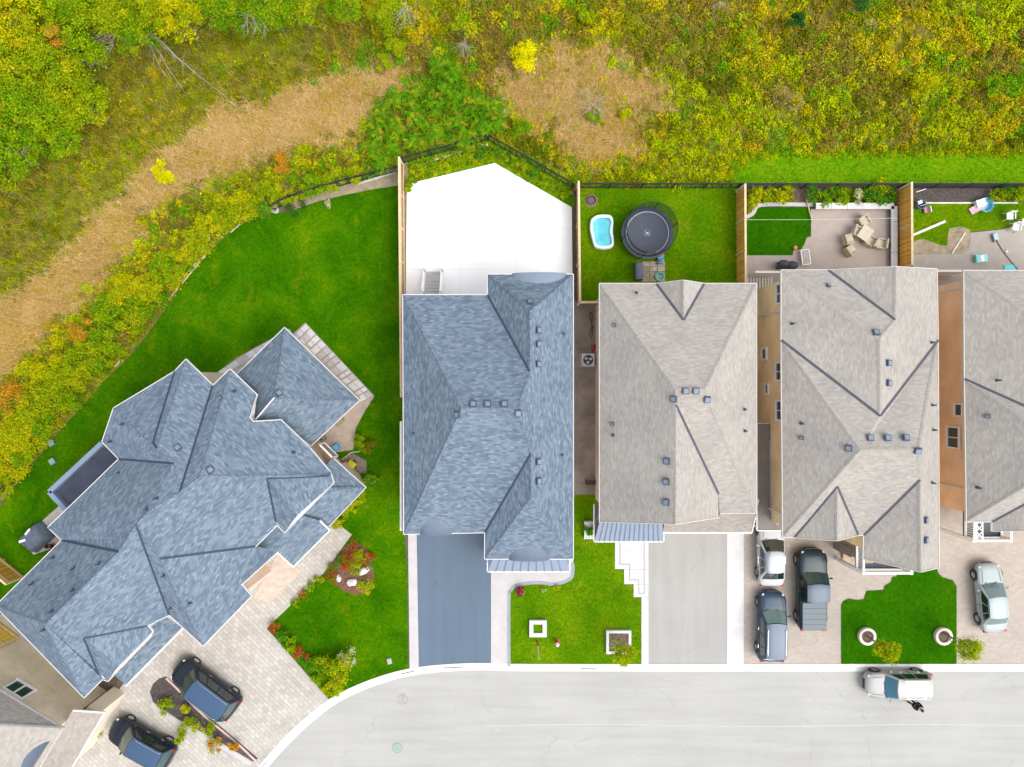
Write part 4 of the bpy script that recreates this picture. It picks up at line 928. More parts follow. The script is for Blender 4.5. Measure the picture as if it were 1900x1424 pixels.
car('minivan', 'black van with roof rails on the cream driveway beside the mulch island', cp(390, 1270), R(143), 5.0, 1.95, 1.75, 1.05, .98, 1.02, 1.45, .78, -1.95, -2.3, blk, glassm('green', (.02, .06, .06)), .9, True, roofm=roof_sky_tint)
car('suv', 'black sport utility car nearest the bottom left corner', cp(272, 1369), R(151), 4.65, 1.88, 1.62, 1.0, .95, 1.0, 1.15, .45, -1.75, -2.1, blk, glassm('green', (.02, .06, .06)), .86, True, roofm=roof_sky_tint)
car('sedan', 'white sedan parked half under the side canopy', cp(1424, 1020), R(90), 4.6, 1.8, 1.45, .95, .9, .95, .85, .15, -1.2, -1.8, wht, cglass, .84, roofm=glassm('roof', (.13, .165, .21)), deck=.98)  # roof glass tinted pale blue in place of the sky it reflects
car('suv', 'dark blue sport utility car below the white sedan', cp(1425, 1156), R(89), 4.75, 1.88, 1.66, 1.02, .97, 1.02, 1.15, .45, -1.85, -2.15, nav, glassm('teal', (.10, .17, .17)), .84, True, roofm=paint('navy_sky_tint', (.085, .13, .195), .0))  # roof paler and bluer than the body, painted to stand for reflected sky
pk = car('pickup_truck', 'dark green pickup truck with slatted grey bed cover', cp(1498, 1088), R(90), 5.5, 1.98, 1.82, 1.12, 1.08, 1.1, 1.2, .6, -.55, -.75, slate, glassm('green', (.02, .06, .06)), .88, roofm=paint('slate_sky_tint', (.065, .1, .145), .0), wheel=.4)  # cab roof colour carries a painted sky reflection over the body tone
bedm = M('bed_cover', (.13, .16, .175), .6, .06)
for i in range(5):
    MB().box((-.98-.36*i, 0, 1.165), (.345, 1.6, .05)).build('bed_cover_panel', bedm, pk, False, True)
car('sedan', 'silver sedan standing right of the scalloped lawn', cp(1826, 1103), R(95), 4.65, 1.76, 1.45, .95, .88, .94, 1.0, .2, -1.15, -1.75, silv, glassm('teal2', (.12, .17, .17)), .84, deck=.97)
sv = car('suv', 'white sport utility car parked at the kerb in the street', W(1656, 1262, -.12), R(180), 4.5, 1.76, 1.58, 1.02, .98, 1.02, 1.05, .45, -1.8, -2.05, champ, glassm('cyan', (.02, .11, .17)), .88, True)
for xx in (.05, -1.1): MB().box((xx-.2, 0, 1.64), (.05, 1.2, .03)).build('roof_bar', chrome, sv, False, True)
# ---------------- person by the white car ----------------
def skin_body(name, joints, edges, mat, parent, root=0, sub=2):
    me = bpy.data.meshes.new(name); me.from_pydata([j[:3] for j in joints], edges, []); me.update(); me.materials.append(mat)
    o = bpy.data.objects.new(name, me); COL.objects.link(o); attach(o, parent, True)
    o.modifiers.new('skin', 'SKIN')
    bm = bmesh.new(); bm.from_mesh(me); ly = bm.verts.layers.skin.verify()
    for i, vv in enumerate(bm.verts):
        r = joints[i][3]; vv[ly].radius = (r, r) if not isinstance(r, tuple) else r; vv[ly].use_root = (i == root)
    bm.to_mesh(me); bm.free(); s = o.modifiers.new('sub', 'SUBSURF'); s.levels = 1; s.render_levels = sub
    o.modifiers['skin'].use_smooth_shade = True
    return o
pp = thing('person', 'person in black clothes with a pale scarf standing beside the white car', 'person', W(1685, 1298, -.12), None, R(120))
skinm = M('skin', (.42, .26, .19), .6, .05); cloth = M('black_cloth', (.012, .012, .016), .85, .2, 8); clothp = M('black_trousers', (.01, .01, .012), .85, .2, 8)
J = [(0, 0, .95, .13), (0, 0, 1.18, .135), (0, 0, 1.38, .12), (0, 0, 1.47, .055), (.02, 0, 1.56, .075), (.025, 0, 1.66, .095), (.02, 0, 1.74, .06),
     (0, .19, 1.40, .055), (.02, .24, 1.14, .042), (.12, .22, .92, .032), (.15, .22, .84, .03),
     (0, -.19, 1.40, .055), (.05, -.25, 1.15, .042), (.2, -.2, .98, .032), (.26, -.19, .93, .03),
     (0, .1, .88, .09), (.04, .13, .5, .058), (-.02, .15, .1, .042), (.1, .16, .045, .035),
     (0, -.1, .88, .09), (-.05, -.13, .5, .058), (-.1, -.15, .1, .042), (.02, -.16, .045, .035)]
E_ = [(0, 1), (1, 2), (2, 3), (3, 4), (4, 5), (5, 6), (2, 7), (7, 8), (8, 9), (9, 10), (2, 11), (11, 12), (12, 13), (13, 14), (0, 15), (15, 16), (16, 17), (17, 18), (0, 19), (19, 20), (20, 21), (21, 22)]
for base, sgn in ((10, 1), (14, -1)):      # fingers and thumb on each hand
    bx, by, bz = J[base][:3]
    for k, (dy, ln) in enumerate(((-.03, .075), (-.01, .085), (.01, .08), (.03, .065))):
        i = len(J); J.append((bx+.035, by+dy, bz-.03, .01)); J.append((bx+.05, by+dy, bz-.03-ln*.55, .009)); J.append((bx+.045, by+dy, bz-.03-ln, .008)); E_ += [(base, i), (i, i+1), (i+1, i+2)]
    i = len(J); J.append((bx+.03, by-sgn*.045, bz-.005, .011)); J.append((bx+.05, by-sgn*.06, bz-.045, .009)); E_ += [(base, i), (i, i+1)]
skin_body('body', J, E_, skinm, pp)
g_ = lambda ids, extra: [tuple(J[i][:3])+(J[i][3]+extra,) for i in ids]
skin_body('jacket', g_([0, 1, 2, 7, 8, 9, 11, 12, 13], .022), [(0, 1), (1, 2), (2, 3), (3, 4), (4, 5), (2, 6), (6, 7), (7, 8)], cloth, pp)
skin_body('trousers', g_([0, 15, 16, 17, 19, 20, 21], .018), [(0, 1), (1, 2), (2, 3), (0, 4), (4, 5), (5, 6)], clothp, pp)
for i in (17, 21):
    x, y, z, _ = J[i]; MB().ellip((x+.07, y, .05), (.14, .05, .05), 10, 6).build('shoe', blackp, pp, True, True)
MB().ellip((.005, 0, 1.70), (.115, .105, .105), 12, 8).build('hair', M('hair_dark', (.02, .015, .012), .6, .2), pp, True, True)
mb = MB(); mb.ellip((.115, 0, 1.645), (.022, .016, .028), 6, 4)
mb.build('nose', skinm, pp, True, True)
for s in (-1, 1):
    MB().ellip((.108, s*.035, 1.68), (.012, .014, .01), 6, 4).build('eye', blackp, pp, True, True)
    MB().ellip((.02, s*.1, 1.66), (.02, .014, .03), 6, 4).build('ear', skinm, pp, True, True)
MB().ellip((.105, 0, 1.605), (.012, .028, .008), 6, 4).build('mouth', M('lips', (.35, .12, .1), .5, .05), pp, True, True)
MB().lathe((0.01, 0, 0), [(.10, 1.43), (.125, 1.47), (.10, 1.53), (.07, 1.52)], 14).build('scarf', M('scarf', (.5, .5, .48), .8, .1), pp, True, True)
# ---------------- yard objects ----------------
navyp = M('navy_pad', (.07, .085, .115), .7, .1); matm = M('jump_mat', (.06, .07, .095), .75, .1); grey_d = M('dark_grey', (.05, .06, .08), .6, .15)
netm, nt_, nb_ = newmat('net'); nb_.inputs['Base Color'].default_value = (.01, .014, .018, 1); nb_.inputs['Alpha'].default_value = .5; nb_.inputs['Roughness'].default_value = .8
c = W(1201, 433, .85); T = thing('trampoline', 'round black trampoline with safety net on the back lawn', 'trampoline', (c.x, c.y, 0))
MB().lathe((c.x, c.y, .85), [(1.42, 0), (1.42, .012), (0, .012)], 40).build('jump_mat', matm, T)
MB().lathe((c.x, c.y, .85), [(1.40, .02), (1.42, .045), (1.72, .045), (1.76, .0), (1.72, -.03)], 40).v and MB().lathe((c.x, c.y, .86), [(1.41, .0), (1.43, .05), (1.72, .05), (1.76, .01), (1.73, -.05)], 40)
def ringmesh(name, c, prof, mat, par, n=40, smooth=True):
    mb = MB(); mb.lathe(c, prof+[prof[0]], n); mb.f = [q for q in mb.f if len(q) == 4]; return mb.build(name, mat, par, smooth)
ringmesh('safety_pad', (c.x, c.y, .86), [(1.41, 0), (1.43, .05), (1.72, .05), (1.76, .01), (1.73, -.05), (1.43, -.05)], navyp, T)
ringmesh('pad_piping', (c.x, c.y, .91), [(1.40, 0), (1.43, .012), (1.45, 0)], M('piping', (.4, .43, .47), .6), T)
for k in range(6):
    a = k*math.pi/3+.25; ca, sa = math.cos(a), math.sin(a)
    MB().path([(c.x+ca*1.68, c.y+sa*1.68, 0), (c.x+ca*1.68, c.y+sa*1.68, .8)], .03).build('leg', grey_d, T)
    MB().path([(c.x+ca*1.72, c.y+sa*1.72, .3), (c.x+ca*1.8, c.y+sa*1.8, 1.7), (c.x+ca*1.66, c.y+sa*1.66, 2.65)], .028).build('net_pole', M('pole_black', (.015, .015, .018), .5), T)
ringmesh('top_hoop', (c.x, c.y, 2.65), [(1.65, -.02), (1.69, 0), (1.65, .02)], M('pole_black', (.015, .015, .018)), T)
mb = MB(); mb.lathe((c.x, c.y, 0), [(1.5, .9), (1.72, 1.5), (1.72, 2.1), (1.66, 2.64)], 48); mb.f = [q for q in mb.f if len(q) == 4]; mb.build('safety_net', netm, T, True)
lm = M('logo_white', (.55, .57, .6), .7); lg = MB()
for k in range(14):
    a = k*2*math.pi/14
    if k in (3, 10): continue
    lg.box((c.x+math.cos(a)*.2, c.y+math.sin(a)*.22, .868), (.05, .025, .006), a)
lg.beam((c.x-.08, c.y+.08, .868), (c.x-.02, c.y-.1, .868), .05, .006).beam((c.x-.02, c.y-.1, .868), (c.x+.03, c.y+.06, .868), .05, .006).beam((c.x+.03, c.y+.06, .868), (c.x+.09, c.y-.08, .868), .05, .006)
lg.build('logo', lm, T)
for k in range(3): MB().beam((c.x+.75, c.y-1.75-.12*k, .25+.2*(2-k)), (c.x+1.15, c.y-1.65-.12*k, .25+.2*(2-k)), .08, .04).build('ladder_rung', grey_d, T)
# paddling pool
p = W(1116, 433); T = thing('paddling_pool', 'white inflatable paddling pool filled with turquoise water', 'pool', (p.x, p.y, 0))
out = smooth([(1096, 408), (1105, 402), (1118, 400), (1132, 402), (1137, 412), (1136, 430), (1138, 450), (1136, 460), (1126, 464), (1112, 464), (1102, 460), (1097, 446), (1093, 428), (1094, 414), (1096, 408)], 4)
pool_w = M('pool_vinyl', (.72, .86, .88), .35, .04)
for lv, (zz, rr) in enumerate(((.13, .13), (.32, .125))):
    pts = [W(*q, 0) for q in out]; mb = MB(); n = 10; v = []
    ctr = sum(pts, Vector())/len(pts)
    for q in pts:
        d = (q-ctr).normalized(); b_ = q-d*.13
        for i in range(n):
            t = 2*math.pi*i/n; v.append(b_+d*rr*math.cos(t)+Vector((0, 0, zz+rr*math.sin(t))))
    k = len(pts)
    mb.add(v, [[i*n+j, (i+1)*n+j, (i+1)*n+(j+1) % n, i*n+(j+1) % n] for i in range(k-1) for j in range(n)]); mb.build('air_ring', pool_w, T, True)
w_, wnt, wb = newmat('pool_water'); wb.inputs['Base Color'].default_value = (.12, .58, .66, 1); wb.inputs['Roughness'].default_value = .08
nz = noise(wnt, 5, 4, .6, objco(wnt)); bumpn(wnt, wb, nz, .5, .05); wnt.links.new(ramp(wnt, noise(wnt, 1.6, 3, .5, objco(wnt)), [(.3, (.07, .47, .58)), (.7, (.16, .64, .7))]), wb.inputs['Base Color'])
MB().poly([W(q[0]+(1116-q[0])*.22, q[1]+(433-q[1])*.16, .22) for q in out[:-1]]).build('water', w_, T)
# BBQ / storage, patio stones, toys behind house three
p = W(1183, 506); T = thing('storage_bench', 'dark grey covered bench behind the third house', 'bench', (p.x, p.y, 0))
MB().box((p.x, p.y, .3), (.48, 1.15, .6)).build('chest', grey_d, T); MB().box((p.x-.2, p.y, .55), (.14, 1.2, .5)).build('backrest', grey_d, T); MB().box((p.x+.04, p.y, .64), (.42, 1.1, .06)).build('cushion', M('cush', (.1, .12, .16), .7), T)
T = thing('stepping_patio', 'small worn stone patio beside the dark bench', 'patio', W(1213, 506))
random.seed(5)
for i in range(3):
    for j in range(4):
        q = W(1198+i*14.5, 490+j*9.5, .03); MB().box((q.x, q.y, .02), (.5, .32, .05), random.uniform(-.03, .03)).build('stone', random.choice([M('worn_stone_a', (.32, .26, .19), .9, .35, 4, 20, .3), M('worn_stone_b', (.4, .34, .27), .9, .35, 4, 20, .3)]), T)
def blob(name, label, cat, px, py, parts, z=0.0, group=None):
    b_ = W(px, py, z); T = thing(name, label, cat, (b_.x, b_.y, z), group)
    for nm, kind, off, dim, col in parts:
        m = M('c_%02x%02x%02x' % tuple(int(x*255) for x in col), col, .5, .06); mb = MB(); o = b_+Vector(off)
        if kind == 'box': mb.box(o, dim[:3], dim[3] if len(dim) > 3 else 0)
        elif kind == 'cyl': mb.cyl(o, o+Vector((0, 0, dim[1])), dim[0], dim[2] if len(dim) > 2 else dim[0], 14)
        elif kind == 'ell': mb.ellip(o, dim, 12, 8)
        elif kind == 'tub': mb.lathe(o, [(dim[0]*.85, 0), (dim[0], dim[1]), (dim[0]*.9, dim[1]), (dim[0]*.78, .04), (0, .04)], 18)
        elif kind == 'bar': mb.beam(o, b_+Vector(dim[0]), dim[1], dim[2])
        mb.build(nm, m, T, kind in ('ell',))
    return T
pink, cyan, blu, wht_, yel, redc = (.62, .12, .35), (.05, .55, .6), (.06, .28, .6), (.75, .75, .75), (.62, .56, .02), (.5, .05, .03)
blob('toy_chair', 'pink and blue plastic toy chair by the trampoline', 'toy', 1225, 482, [('seat', 'box', (0, -.05, .25), (.42, .38, .05, .2), (.1, .4, .65)), ('backrest', 'box', (-.05, .18, .42), (.42, .06, .36, .2), pink)]+[('leg', 'box', (a, b, .12), (.05, .05, .24), (.1, .4, .65)) for a in (-.16, .16) for b in (-.18, .12)])
blob('toy_tub', 'turquoise tub at the back edge of the grey roof', 'toy', 1223, 514, [('tub', 'tub', (0, 0, 0), (.3, .25), (.1, .55, .5)), ('handle', 'box', (0, 0, .24), (.6, .04, .03), (.1, .5, .45))])
blob('fire_pit', 'round brown fire pit in the corner of the trampoline lawn', 'fire pit', 1097, 373, [('bowl', 'tub', (0, 0, .02), (.33, .2), (.12, .06, .055)), ('ash', 'cyl', (0, 0, .08), (.25, .02), (.1, .08, .08)), ('base', 'cyl', (0, 0, 0), (.45, .03), (.2, .15, .09))])
blob('garden_gnome', 'small red and white garden figure at the fence corner', 'ornament', 1061, 358, [('body', 'cyl', (0, 0, 0), (.14, .3, .1), (.6, .58, .55)), ('hat', 'cyl', (0, 0, .42), (.12, .25, .01), redc), ('head', 'ell', (0, 0, .37), (.09, .09, .09), (.5, .32, .24))])
# air conditioner
p = W(1089, 669); T = thing('air_conditioner', 'white square air conditioner with fan in the passage', 'air conditioner', (p.x, p.y, 0))
MB().box((p.x, p.y, .42), (.84, .84, .84)).build('case', M('ac_case', (.62, .64, .66), .5, .05), T)
MB().cyl((p.x, p.y, .84), (p.x, p.y, .855), .34, .34, 24).build('fan_opening', M('ac_dark', (.03, .05, .07), .5), T)
for k in range(3):
    a = k*2*math.pi/3+.4; MB().ellip((p.x+math.cos(a)*.17, p.y+math.sin(a)*.17, .865), (.12, .1, .012), 10, 4).build('fan_blade', M('ac_blade', (.6, .63, .66), .4), T)
mb = MB()
for r in (.12, .22, .33):
    for i in range(20): a, b_ = i*math.pi/10, (i+1)*math.pi/10; mb.beam((p.x+r*math.cos(a), p.y+r*math.sin(a), .885), (p.x+r*math.cos(b_), p.y+r*math.sin(b_), .885), .008, .008)
mb.build('grille', grey_d, T); MB().box((p.x, p.y, .03), (.95, .95, .06)).build('pad', concs, T)
blob('fuel_can', 'red fuel can beside the air conditioner', 'can', 1101, 646, [('can', 'box', (0, 0, .2), (.3, .35, .4), (.35, .03, .03)), ('spout', 'cyl', (0, .1, .4), (.04, .12), (.02, .02, .02)), ('handle', 'box', (0, -.05, .43), (.04, .2, .03), (.35, .03, .03))])
blob('garden_bench', 'small dark brown bench against the wall in the passage', 'bench', 1095, 894, [('seat', 'box', (0, 0, .42), (.75, .3, .05), (.05, .03, .025))]+[('leg', 'box', (a, b, .2), (.05, .05, .4), (.05, .03, .025)) for a in (-.33, .33) for b in (-.12, .12)])
p = W(1096, 604); T = thing('bicycle', 'black bicycle leaning in the dark passage', 'bicycle', (p.x, p.y, 0))
for s in (-.52, .52):
    mb = MB(); pts = [(p.x+.05*math.sin(a), p.y+s+.33*math.cos(a), .34+.33*math.sin(a)) for a in [i*math.pi/8 for i in range(17)]]; mb.path(pts, .022, 5); mb.build('wheel', tyre, T)
MB().path([(p.x, p.y-.52, .34), (p.x+.02, p.y-.2, .8), (p.x+.02, p.y+.35, .78), (p.x, p.y, .3), (p.x+.02, p.y-.2, .8)], .02, 5).path([(p.x, p.y+.52, .34), (p.x+.02, p.y+.35, .9)], .018, 5).build('frame', grey_d, T)
MB().box((p.x+.02, p.y-.22, .86), (.12, .24, .05)).build('saddle', blackp, T); MB().beam((p.x-.25, p.y+.36, .95), (p.x+.28, p.y+.36, .95), .03, .03).build('handlebar', blackp, T)
# white trellis planter at house three
p = W(1091, 982); T = thing('trellis_planter', 'white lattice planter with a green plant beside the metal porch roof', 'planter', (p.x, p.y, 0))
mb = MB()
for k in range(4): mb.box((p.x-.28+k*.19, p.y, .45), (.035, 1.2, .03)); mb.box((p.x, p.y-.55+k*.37, .46), (.6, .035, .03))
mb.build('lattice', white, T); MB().box((p.x, p.y, .2), (.5, 1.15, .4)).build('box', M('planter_box', (.6, .6, .57), .6), T)
# square & round planters
def sq_planter(label, x0, y0, x1, y1, w, fill, kinds='planter'):
    T = thing('square_planter', label, 'planter', W((x0+x1)/2, (y0+y1)/2), 'square planters'); z = .3
    a, b = W(x0, y0), W(x1, y1)
    for r_ in (((a.x+b.x)/2, a.y-w/2, abs(b.x-a.x), w), ((a.x+b.x)/2, b.y+w/2, abs(b.x-a.x), w), (a.x+w/2, (a.y+b.y)/2, w, abs(a.y-b.y)-2*w-.006), (b.x-w/2, (a.y+b.y)/2, w, abs(a.y-b.y)-2*w-.006)):
        MB().box((r_[0], r_[1], z/2), (r_[2], r_[3], z)).build('kerb_block', conc, T)
    MB().box(((a.x+b.x)/2, (a.y+b.y)/2, .1), (abs(b.x-a.x)-2*w, abs(a.y-b.y)-2*w, .2)).build('soil', fill, T)
sq_planter('small white square planter ring holding grass', 982, 1149, 1014, 1180, .28, lawn2)
sq_planter('large white square planter ring under the small tree by the street', 1124, 1168, 1170, 1211, .18, soil)
def rnd_planter(label, px, py):
    p = W(px, py); T = thing('round_planter', label, 'planter', p, 'round planters')
    mb = MB(); mb.lathe((p.x, p.y, 0), [(.40, .0), (.40, .3), (.42, .33), (.57, .33), (.60, .30), (.60, 0)], 28); mb.f = [q for q in mb.f if len(q) == 4]; mb.build('stone_ring', M('ring_stone', (.62, .57, .5), .8, .08), T)
    mb = MB(); mb.lathe((p.x, p.y, .0), [(.41, .2), (0, .22)], 20); mb.build('soil', soil, T)
rnd_planter('left round white planter ring on the scalloped lawn', 1606, 1179); rnd_planter('right round white planter ring on the scalloped lawn', 1747, 1179)
# hydrant and marker post
hyr, hyw = M('hydrant_red', (.5, .03, .02), .5), M('hydrant_white', (.7, .7, .68), .5)
p = W(1033, 1190); T = thing('fire_hydrant', 'red fire hydrant with white cap on the front lawn', 'hydrant', p)
MB().lathe(p, [(.16, 0), (.16, .06), (.11, .08), (.11, .55), (.15, .57), (.15, .62)], 14).build('barrel', hyr, T, False)
MB().lathe(p, [(.14, .62), (.13, .72), (.06, .8), (.03, .84)], 14).build('cap', hyw, T, True)
for a in (0, math.pi, -math.pi/2): MB().cyl((p.x, p.y, .45), (p.x+.2*math.cos(a), p.y+.2*math.sin(a), .45), .06, .06, 10).build('outlet', hyw if a < -1 else hyr, T)
p = W(997, 1190); T = thing('marker_pole', 'thin white marker pole with red base near the square planter', 'pole', p)
MB().cyl(p, p+Vector((0, 0, 1.0)), .06, .06, 8).build('sleeve', M('rust_red', (.33, .07, .03), .7), T); MB().cyl(p+Vector((0, 0, 1.0)), p+Vector((0, 0, 3.2)), .032, .028, 8).build('pole', hyw, T)
blob('lawn_box', 'small grey utility box on the corner front lawn', 'box', 723, 1226, [('box', 'box', (0, 0, .08), (.28, .36, .16, .3), (.5, .48, .46)), ('lid', 'box', (0, 0, .17), (.24, .3, .02, .3), (.35, .33, .32))])
# things round the corner house
blob('toy_box', 'bright blue plastic tub beside the corner house', 'tub', 625, 830, [('tub', 'box', (0, 0, .16), (.42, .4, .32, .6), (.04, .3, .6)), ('lid', 'box', (0, 0, .34), (.36, .34, .05, .6), (.08, .42, .72))])
blob('toy_car', 'bright yellow plastic toy on the gravel pad', 'toy', 654, 861, [('body', 'box', (0, 0, .2), (.55, .42, .28, -.6), yel), ('roof', 'box', (-.03, .02, .42), (.34, .34, .06, -.6), (.5, .45, .02))]+[('wheel', 'box', (a*.2, b*.2, .08), (.12, .12, .16), (.03, .03, .03)) for a in (-1, 1) for b in (-1, 1)])
blob('plant_pot', 'white plant pot at the top edge of the corner lawn', 'pot', 512, 391, [('pot', 'tub', (0, 0, 0), (.26, .42), (.72, .7, .68)), ('handle', 'ell', (-.2, .1, .4), (.12, .06, .05), (.7, .68, .66))])
for k, (px, py, lb) in enumerate(((98, 822, 'upper green grey utility box behind the lean-to'), (100, 856, 'lower green grey utility box behind the lean-to'))):
    blob('utility_box', lb, 'box', px, py, [('box', 'box', (0, 0, .12), (.42, .42, .24, .6), (.12, .2, .13)), ('lid', 'box', (0, 0, .25), (.36, .36, .03, .6), (.2, .3, .24))], 0, 'utility boxes')
blob('outdoor_light', 'brown wall lamp box under the sunroom eave', 'lamp', 603, 813, [('bracket', 'box', (0, 0, .3), (.2, .2, .6), (.06, .05, .04)), ('shade', 'ell', (.05, .05, .66), (.16, .12, .1), (.3, .27, .22))])
blob('window_well', 'olive grey planter trough on the beige slab', 'planter', 632, 783, [('trough', 'box', (0, 0, .15), (.28, .62, .3, -.75), (.2, .17, .1)), ('rim', 'box', (0, 0, .31), (.32, .66, .03, -.75), (.25, .22, .14))])
p = W(75, 995); T = thing('covered_furniture', 'dark tarp covering garden furniture behind the corner house', 'tarp', (p.x, p.y, 0)); tarp = M('tarp', (.1, .13, .17), .45, .35, 3, 20, .5)
vv = []; nx = 9; random.seed(11)
for j in range(nx):
    for i in range(nx):
        u, w_ = i/(nx-1)-.5, j/(nx-1)-.5; ed_ = max(abs(u), abs(w_))*2; x, y = u*1.7, w_*1.5
        z = (.95 if ed_ < .8 else .95-(ed_-.8)*4.2)+random.uniform(-.08, .1); a = .75
        vv.append((p.x+x*math.cos(a)-y*math.sin(a), p.y+x*math.sin(a)+y*math.cos(a), max(.05, z)))
mesh_obj('cover', vv, [[j*nx+i, j*nx+i+1, (j+1)*nx+i+1, (j+1)*nx+i] for j in range(nx-1) for i in range(nx-1)], tarp, T, True)
MB().box((p.x-.5, p.y-.1, .95), (.6, .16, .1), .3).build('strap', white, T); MB().box((p.x-.2, p.y+.5, .98), (.5, .12, .08), .9).build('strap', white, T)
blob('clay_pots', 'cluster of brown pots beside the covered furniture', 'pots', 100, 1012, [('pot', 'tub', (0, 0, 0), (.18, .3), (.25, .13, .08)), ('pot', 'tub', (-.35, -.05, 0), (.15, .26), (.2, .12, .08)), ('pot', 'tub', (-.1, -.4, 0), (.16, .24), (.28, .17, .1))])
# bamboo border sticks and bits along the lawn edge
stick = M('bamboo', (.55, .47, .3), .8, .15)
for i, (a, b, lb) in enumerate((((395, 448), (341, 515), 'longest pale bamboo pole edging the corner lawn'), ((388, 462), (346, 508), 'second pale bamboo pole edging the corner lawn'), ((380, 475), (338, 526), 'third pale bamboo pole edging the corner lawn'), ((445, 416), (428, 432), 'short pale stick at the lawn edge bend'), ((377, 428), (390, 446), 'crossed pale stick among the border shrubs'), ((330, 535), (313, 556), 'lowest short bamboo pole edging the corner lawn'))):
    mb = MB(); mb.cyl(W(*a, .08), W(*b, .12), .045, .035, 6); tag(mb.build('bamboo_pole', stick), lb, 'pole', 'sticks along the lawn edge')
mb = MB(); mb.path([W(*q, .05) for q in smooth([(218, 655), (222, 663), (220, 674), (212, 681)], 5)], .035, 6); tag(mb.build('hose', M('white_hose', (.7, .72, .7), .5)), 'curved piece of white hose at the shrub border', 'hose')
mb = MB(); mb.path([W(*q, .06) for q in [(636, 852), (652, 840), (668, 838)]], .04, 6); tag(mb.build('bed_board', stick), 'bent pale edging strip above the yellow toy', 'edging')
# rocks in the flower bed
def rock(label, px, py, r, rz):
    bm = bmesh.new(); bmesh.ops.create_icosphere(bm, subdivisions=3, radius=1)
    for v in bm.verts:
        k = 1+.16*math.sin(v.co.x*5+rz*9)*math.cos(v.co.y*4+rz*3)+random.uniform(-.03, .03); v.co *= k
        v.co = Vector((v.co.x*r[0], v.co.y*r[1], v.co.z*r[2]))
    me = bpy.data.meshes.new('boulder'); bm.to_mesh(me); bm.free(); me.materials.append(M('boulder', (.6, .58, .57), .85, .2, 4, 30, .4))
    o = bpy.data.objects.new('boulder', me); COL.objects.link(o); o.location = W(px, py, .12); o.rotation_euler = (0, 0, rz); tag(o, label, 'rock', 'flower bed boulders')
rock('longer white boulder at the right of the flower bed', 676, 1058, (.46, .26, .25), .6); rock('rounder white boulder at the bottom of the flower bed', 653, 1081, (.36, .25, .22), .15); rock('small pinkish boulder at the left of the flower bed', 627, 1073, (.2, .28, .2), .3)
# white garden stairs at the patio
p0, p1 = W(792, 505), W(819, 505); yb0 = p0.y; T = thing('patio_stairs', 'grey stairs with white handrails leading up to the blue roofed house', 'stairs', ((p0.x+p1.x)/2, yb0, .12))
stair = M('stair_tread', (.4, .39, .37), .8, .1); ris = M('stair_riser', (.1, .1, .1), .9)
for i in range(7):
    MB().box(((p0.x+p1.x)/2, yb0-.12-i*.25, .22+.14*i), (p1.x-p0.x, .21, .045)).build('tread', stair, T)
    MB().box(((p0.x+p1.x)/2, yb0-.24-i*.25, .16+.14*i), (p1.x-p0.x-.06, .02, .12)).build('riser', ris, T)
for x in (p0.x-.1, p1.x+.1):
    MB().beam((x, yb0, .3), (x, yb0-1.9, 1.3), .09, .2).build('stringer', white, T)
    MB().beam((x, yb0, 1.05), (x, yb0-1.9, 2.1), .08, .06).build('handrail', white, T)
    for k in (0, 1): MB().box((x, yb0-k*1.6, .6+.5*k), (.12, .12, 1.1+k*.9)).build('post', M('post_grey', (.5, .5, .52), .6), T)
# wicker furniture on the beige patio
wick = M('wicker', (.45, .38, .27), .8, .15, 6, 40, .4); wick2 = M('wicker_cush', (.52, .46, .36), .85, .1)
def wchair(label, px, py, rz):
    p = W(px, py, .045); T = thing('wicker_chair', label, 'chair', p, 'wicker chairs', rz)
    MB().box((0, 0, .2), (.62, .62, .36)).build('seat_base', wick, T, False, True); MB().box((0.03, 0, .42), (.54, .5, .1)).build('cushion', wick2, T, False, True)
    MB().box((-.29, 0, .52), (.1, .66, .6)).build('backrest', wick, T, False, True)
    for s in (-1, 1): MB().box((0, s*.3, .42), (.6, .09, .36)).build('armrest', wick, T, False, True)
for a in (('wicker chair nearest the back wall', 1597, 413, R(-60)), ('wicker chair left of the wicker table', 1569, 447, R(15)), ('wicker chair lowest on the beige patio', 1573, 467, R(35)), ('wicker chair standing apart on the right of the patio', 1628, 455, R(170)), ('wicker chair tucked at the right side of the table', 1609, 450, R(150)), ('wicker chair tucked at the left side of the table', 1585, 432, R(-20))): wchair(*a)
p = W(1597, 437, .045); T = thing('wicker_table', 'square wicker table among the chairs on the beige patio', 'table', p, None, R(-35))
MB().box((0, 0, .66), (.8, .95, .06)).build('table_top', wick2, T, False, True)
for a in (-1, 1):
    for b in (-1, 1): MB().box((a*.34, b*.42, .32), (.07, .07, .64)).build('leg', wick, T, False, True)
p = W(1491, 479, .045); T = thing('lounger_frame', 'white tubular folding cot on the beige patio', 'cot', p, None, R(8)); pinkw = M('pale_tube', (.62, .56, .56), .5)
for s in (-1, 1): MB().beam((s*.27, -.5, .35), (s*.27, .5, .35), .06, .06).build('side_rail', white, T, False, True); MB().beam((-.27, s*.5, .35), (.27, s*.5, .35), .06, .06).build('end_rail', white, T, False, True)
MB().box((0, 0, .33), (.44, .86, .03)).build('canvas', M('canvas', (.42, .36, .33), .9), T, False, True)
for a in (-1, 1):
    for b in (-1, 1): MB().box((a*.25, b*.46, .17), (.04, .04, .34)).build('leg', pinkw, T, False, True)
for k, (px, py, lb) in enumerate(((1446, 494, 'left black covered barbecue at the patio edge'), (1462, 496, 'right black covered barbecue at the patio edge'))):
    blob('barbecue', lb, 'barbecue', px, py, [('cover', 'ell', (0, 0, .72), (.42, .3, .32), (.035, .04, .05)), ('body', 'box', (0, 0, .4), (.55, .4, .8), (.03, .035, .045)), ('shelf', 'box', (-.38, 0, .7), (.25, .3, .04), (.05, .05, .06))], 0, 'covered barbecues')
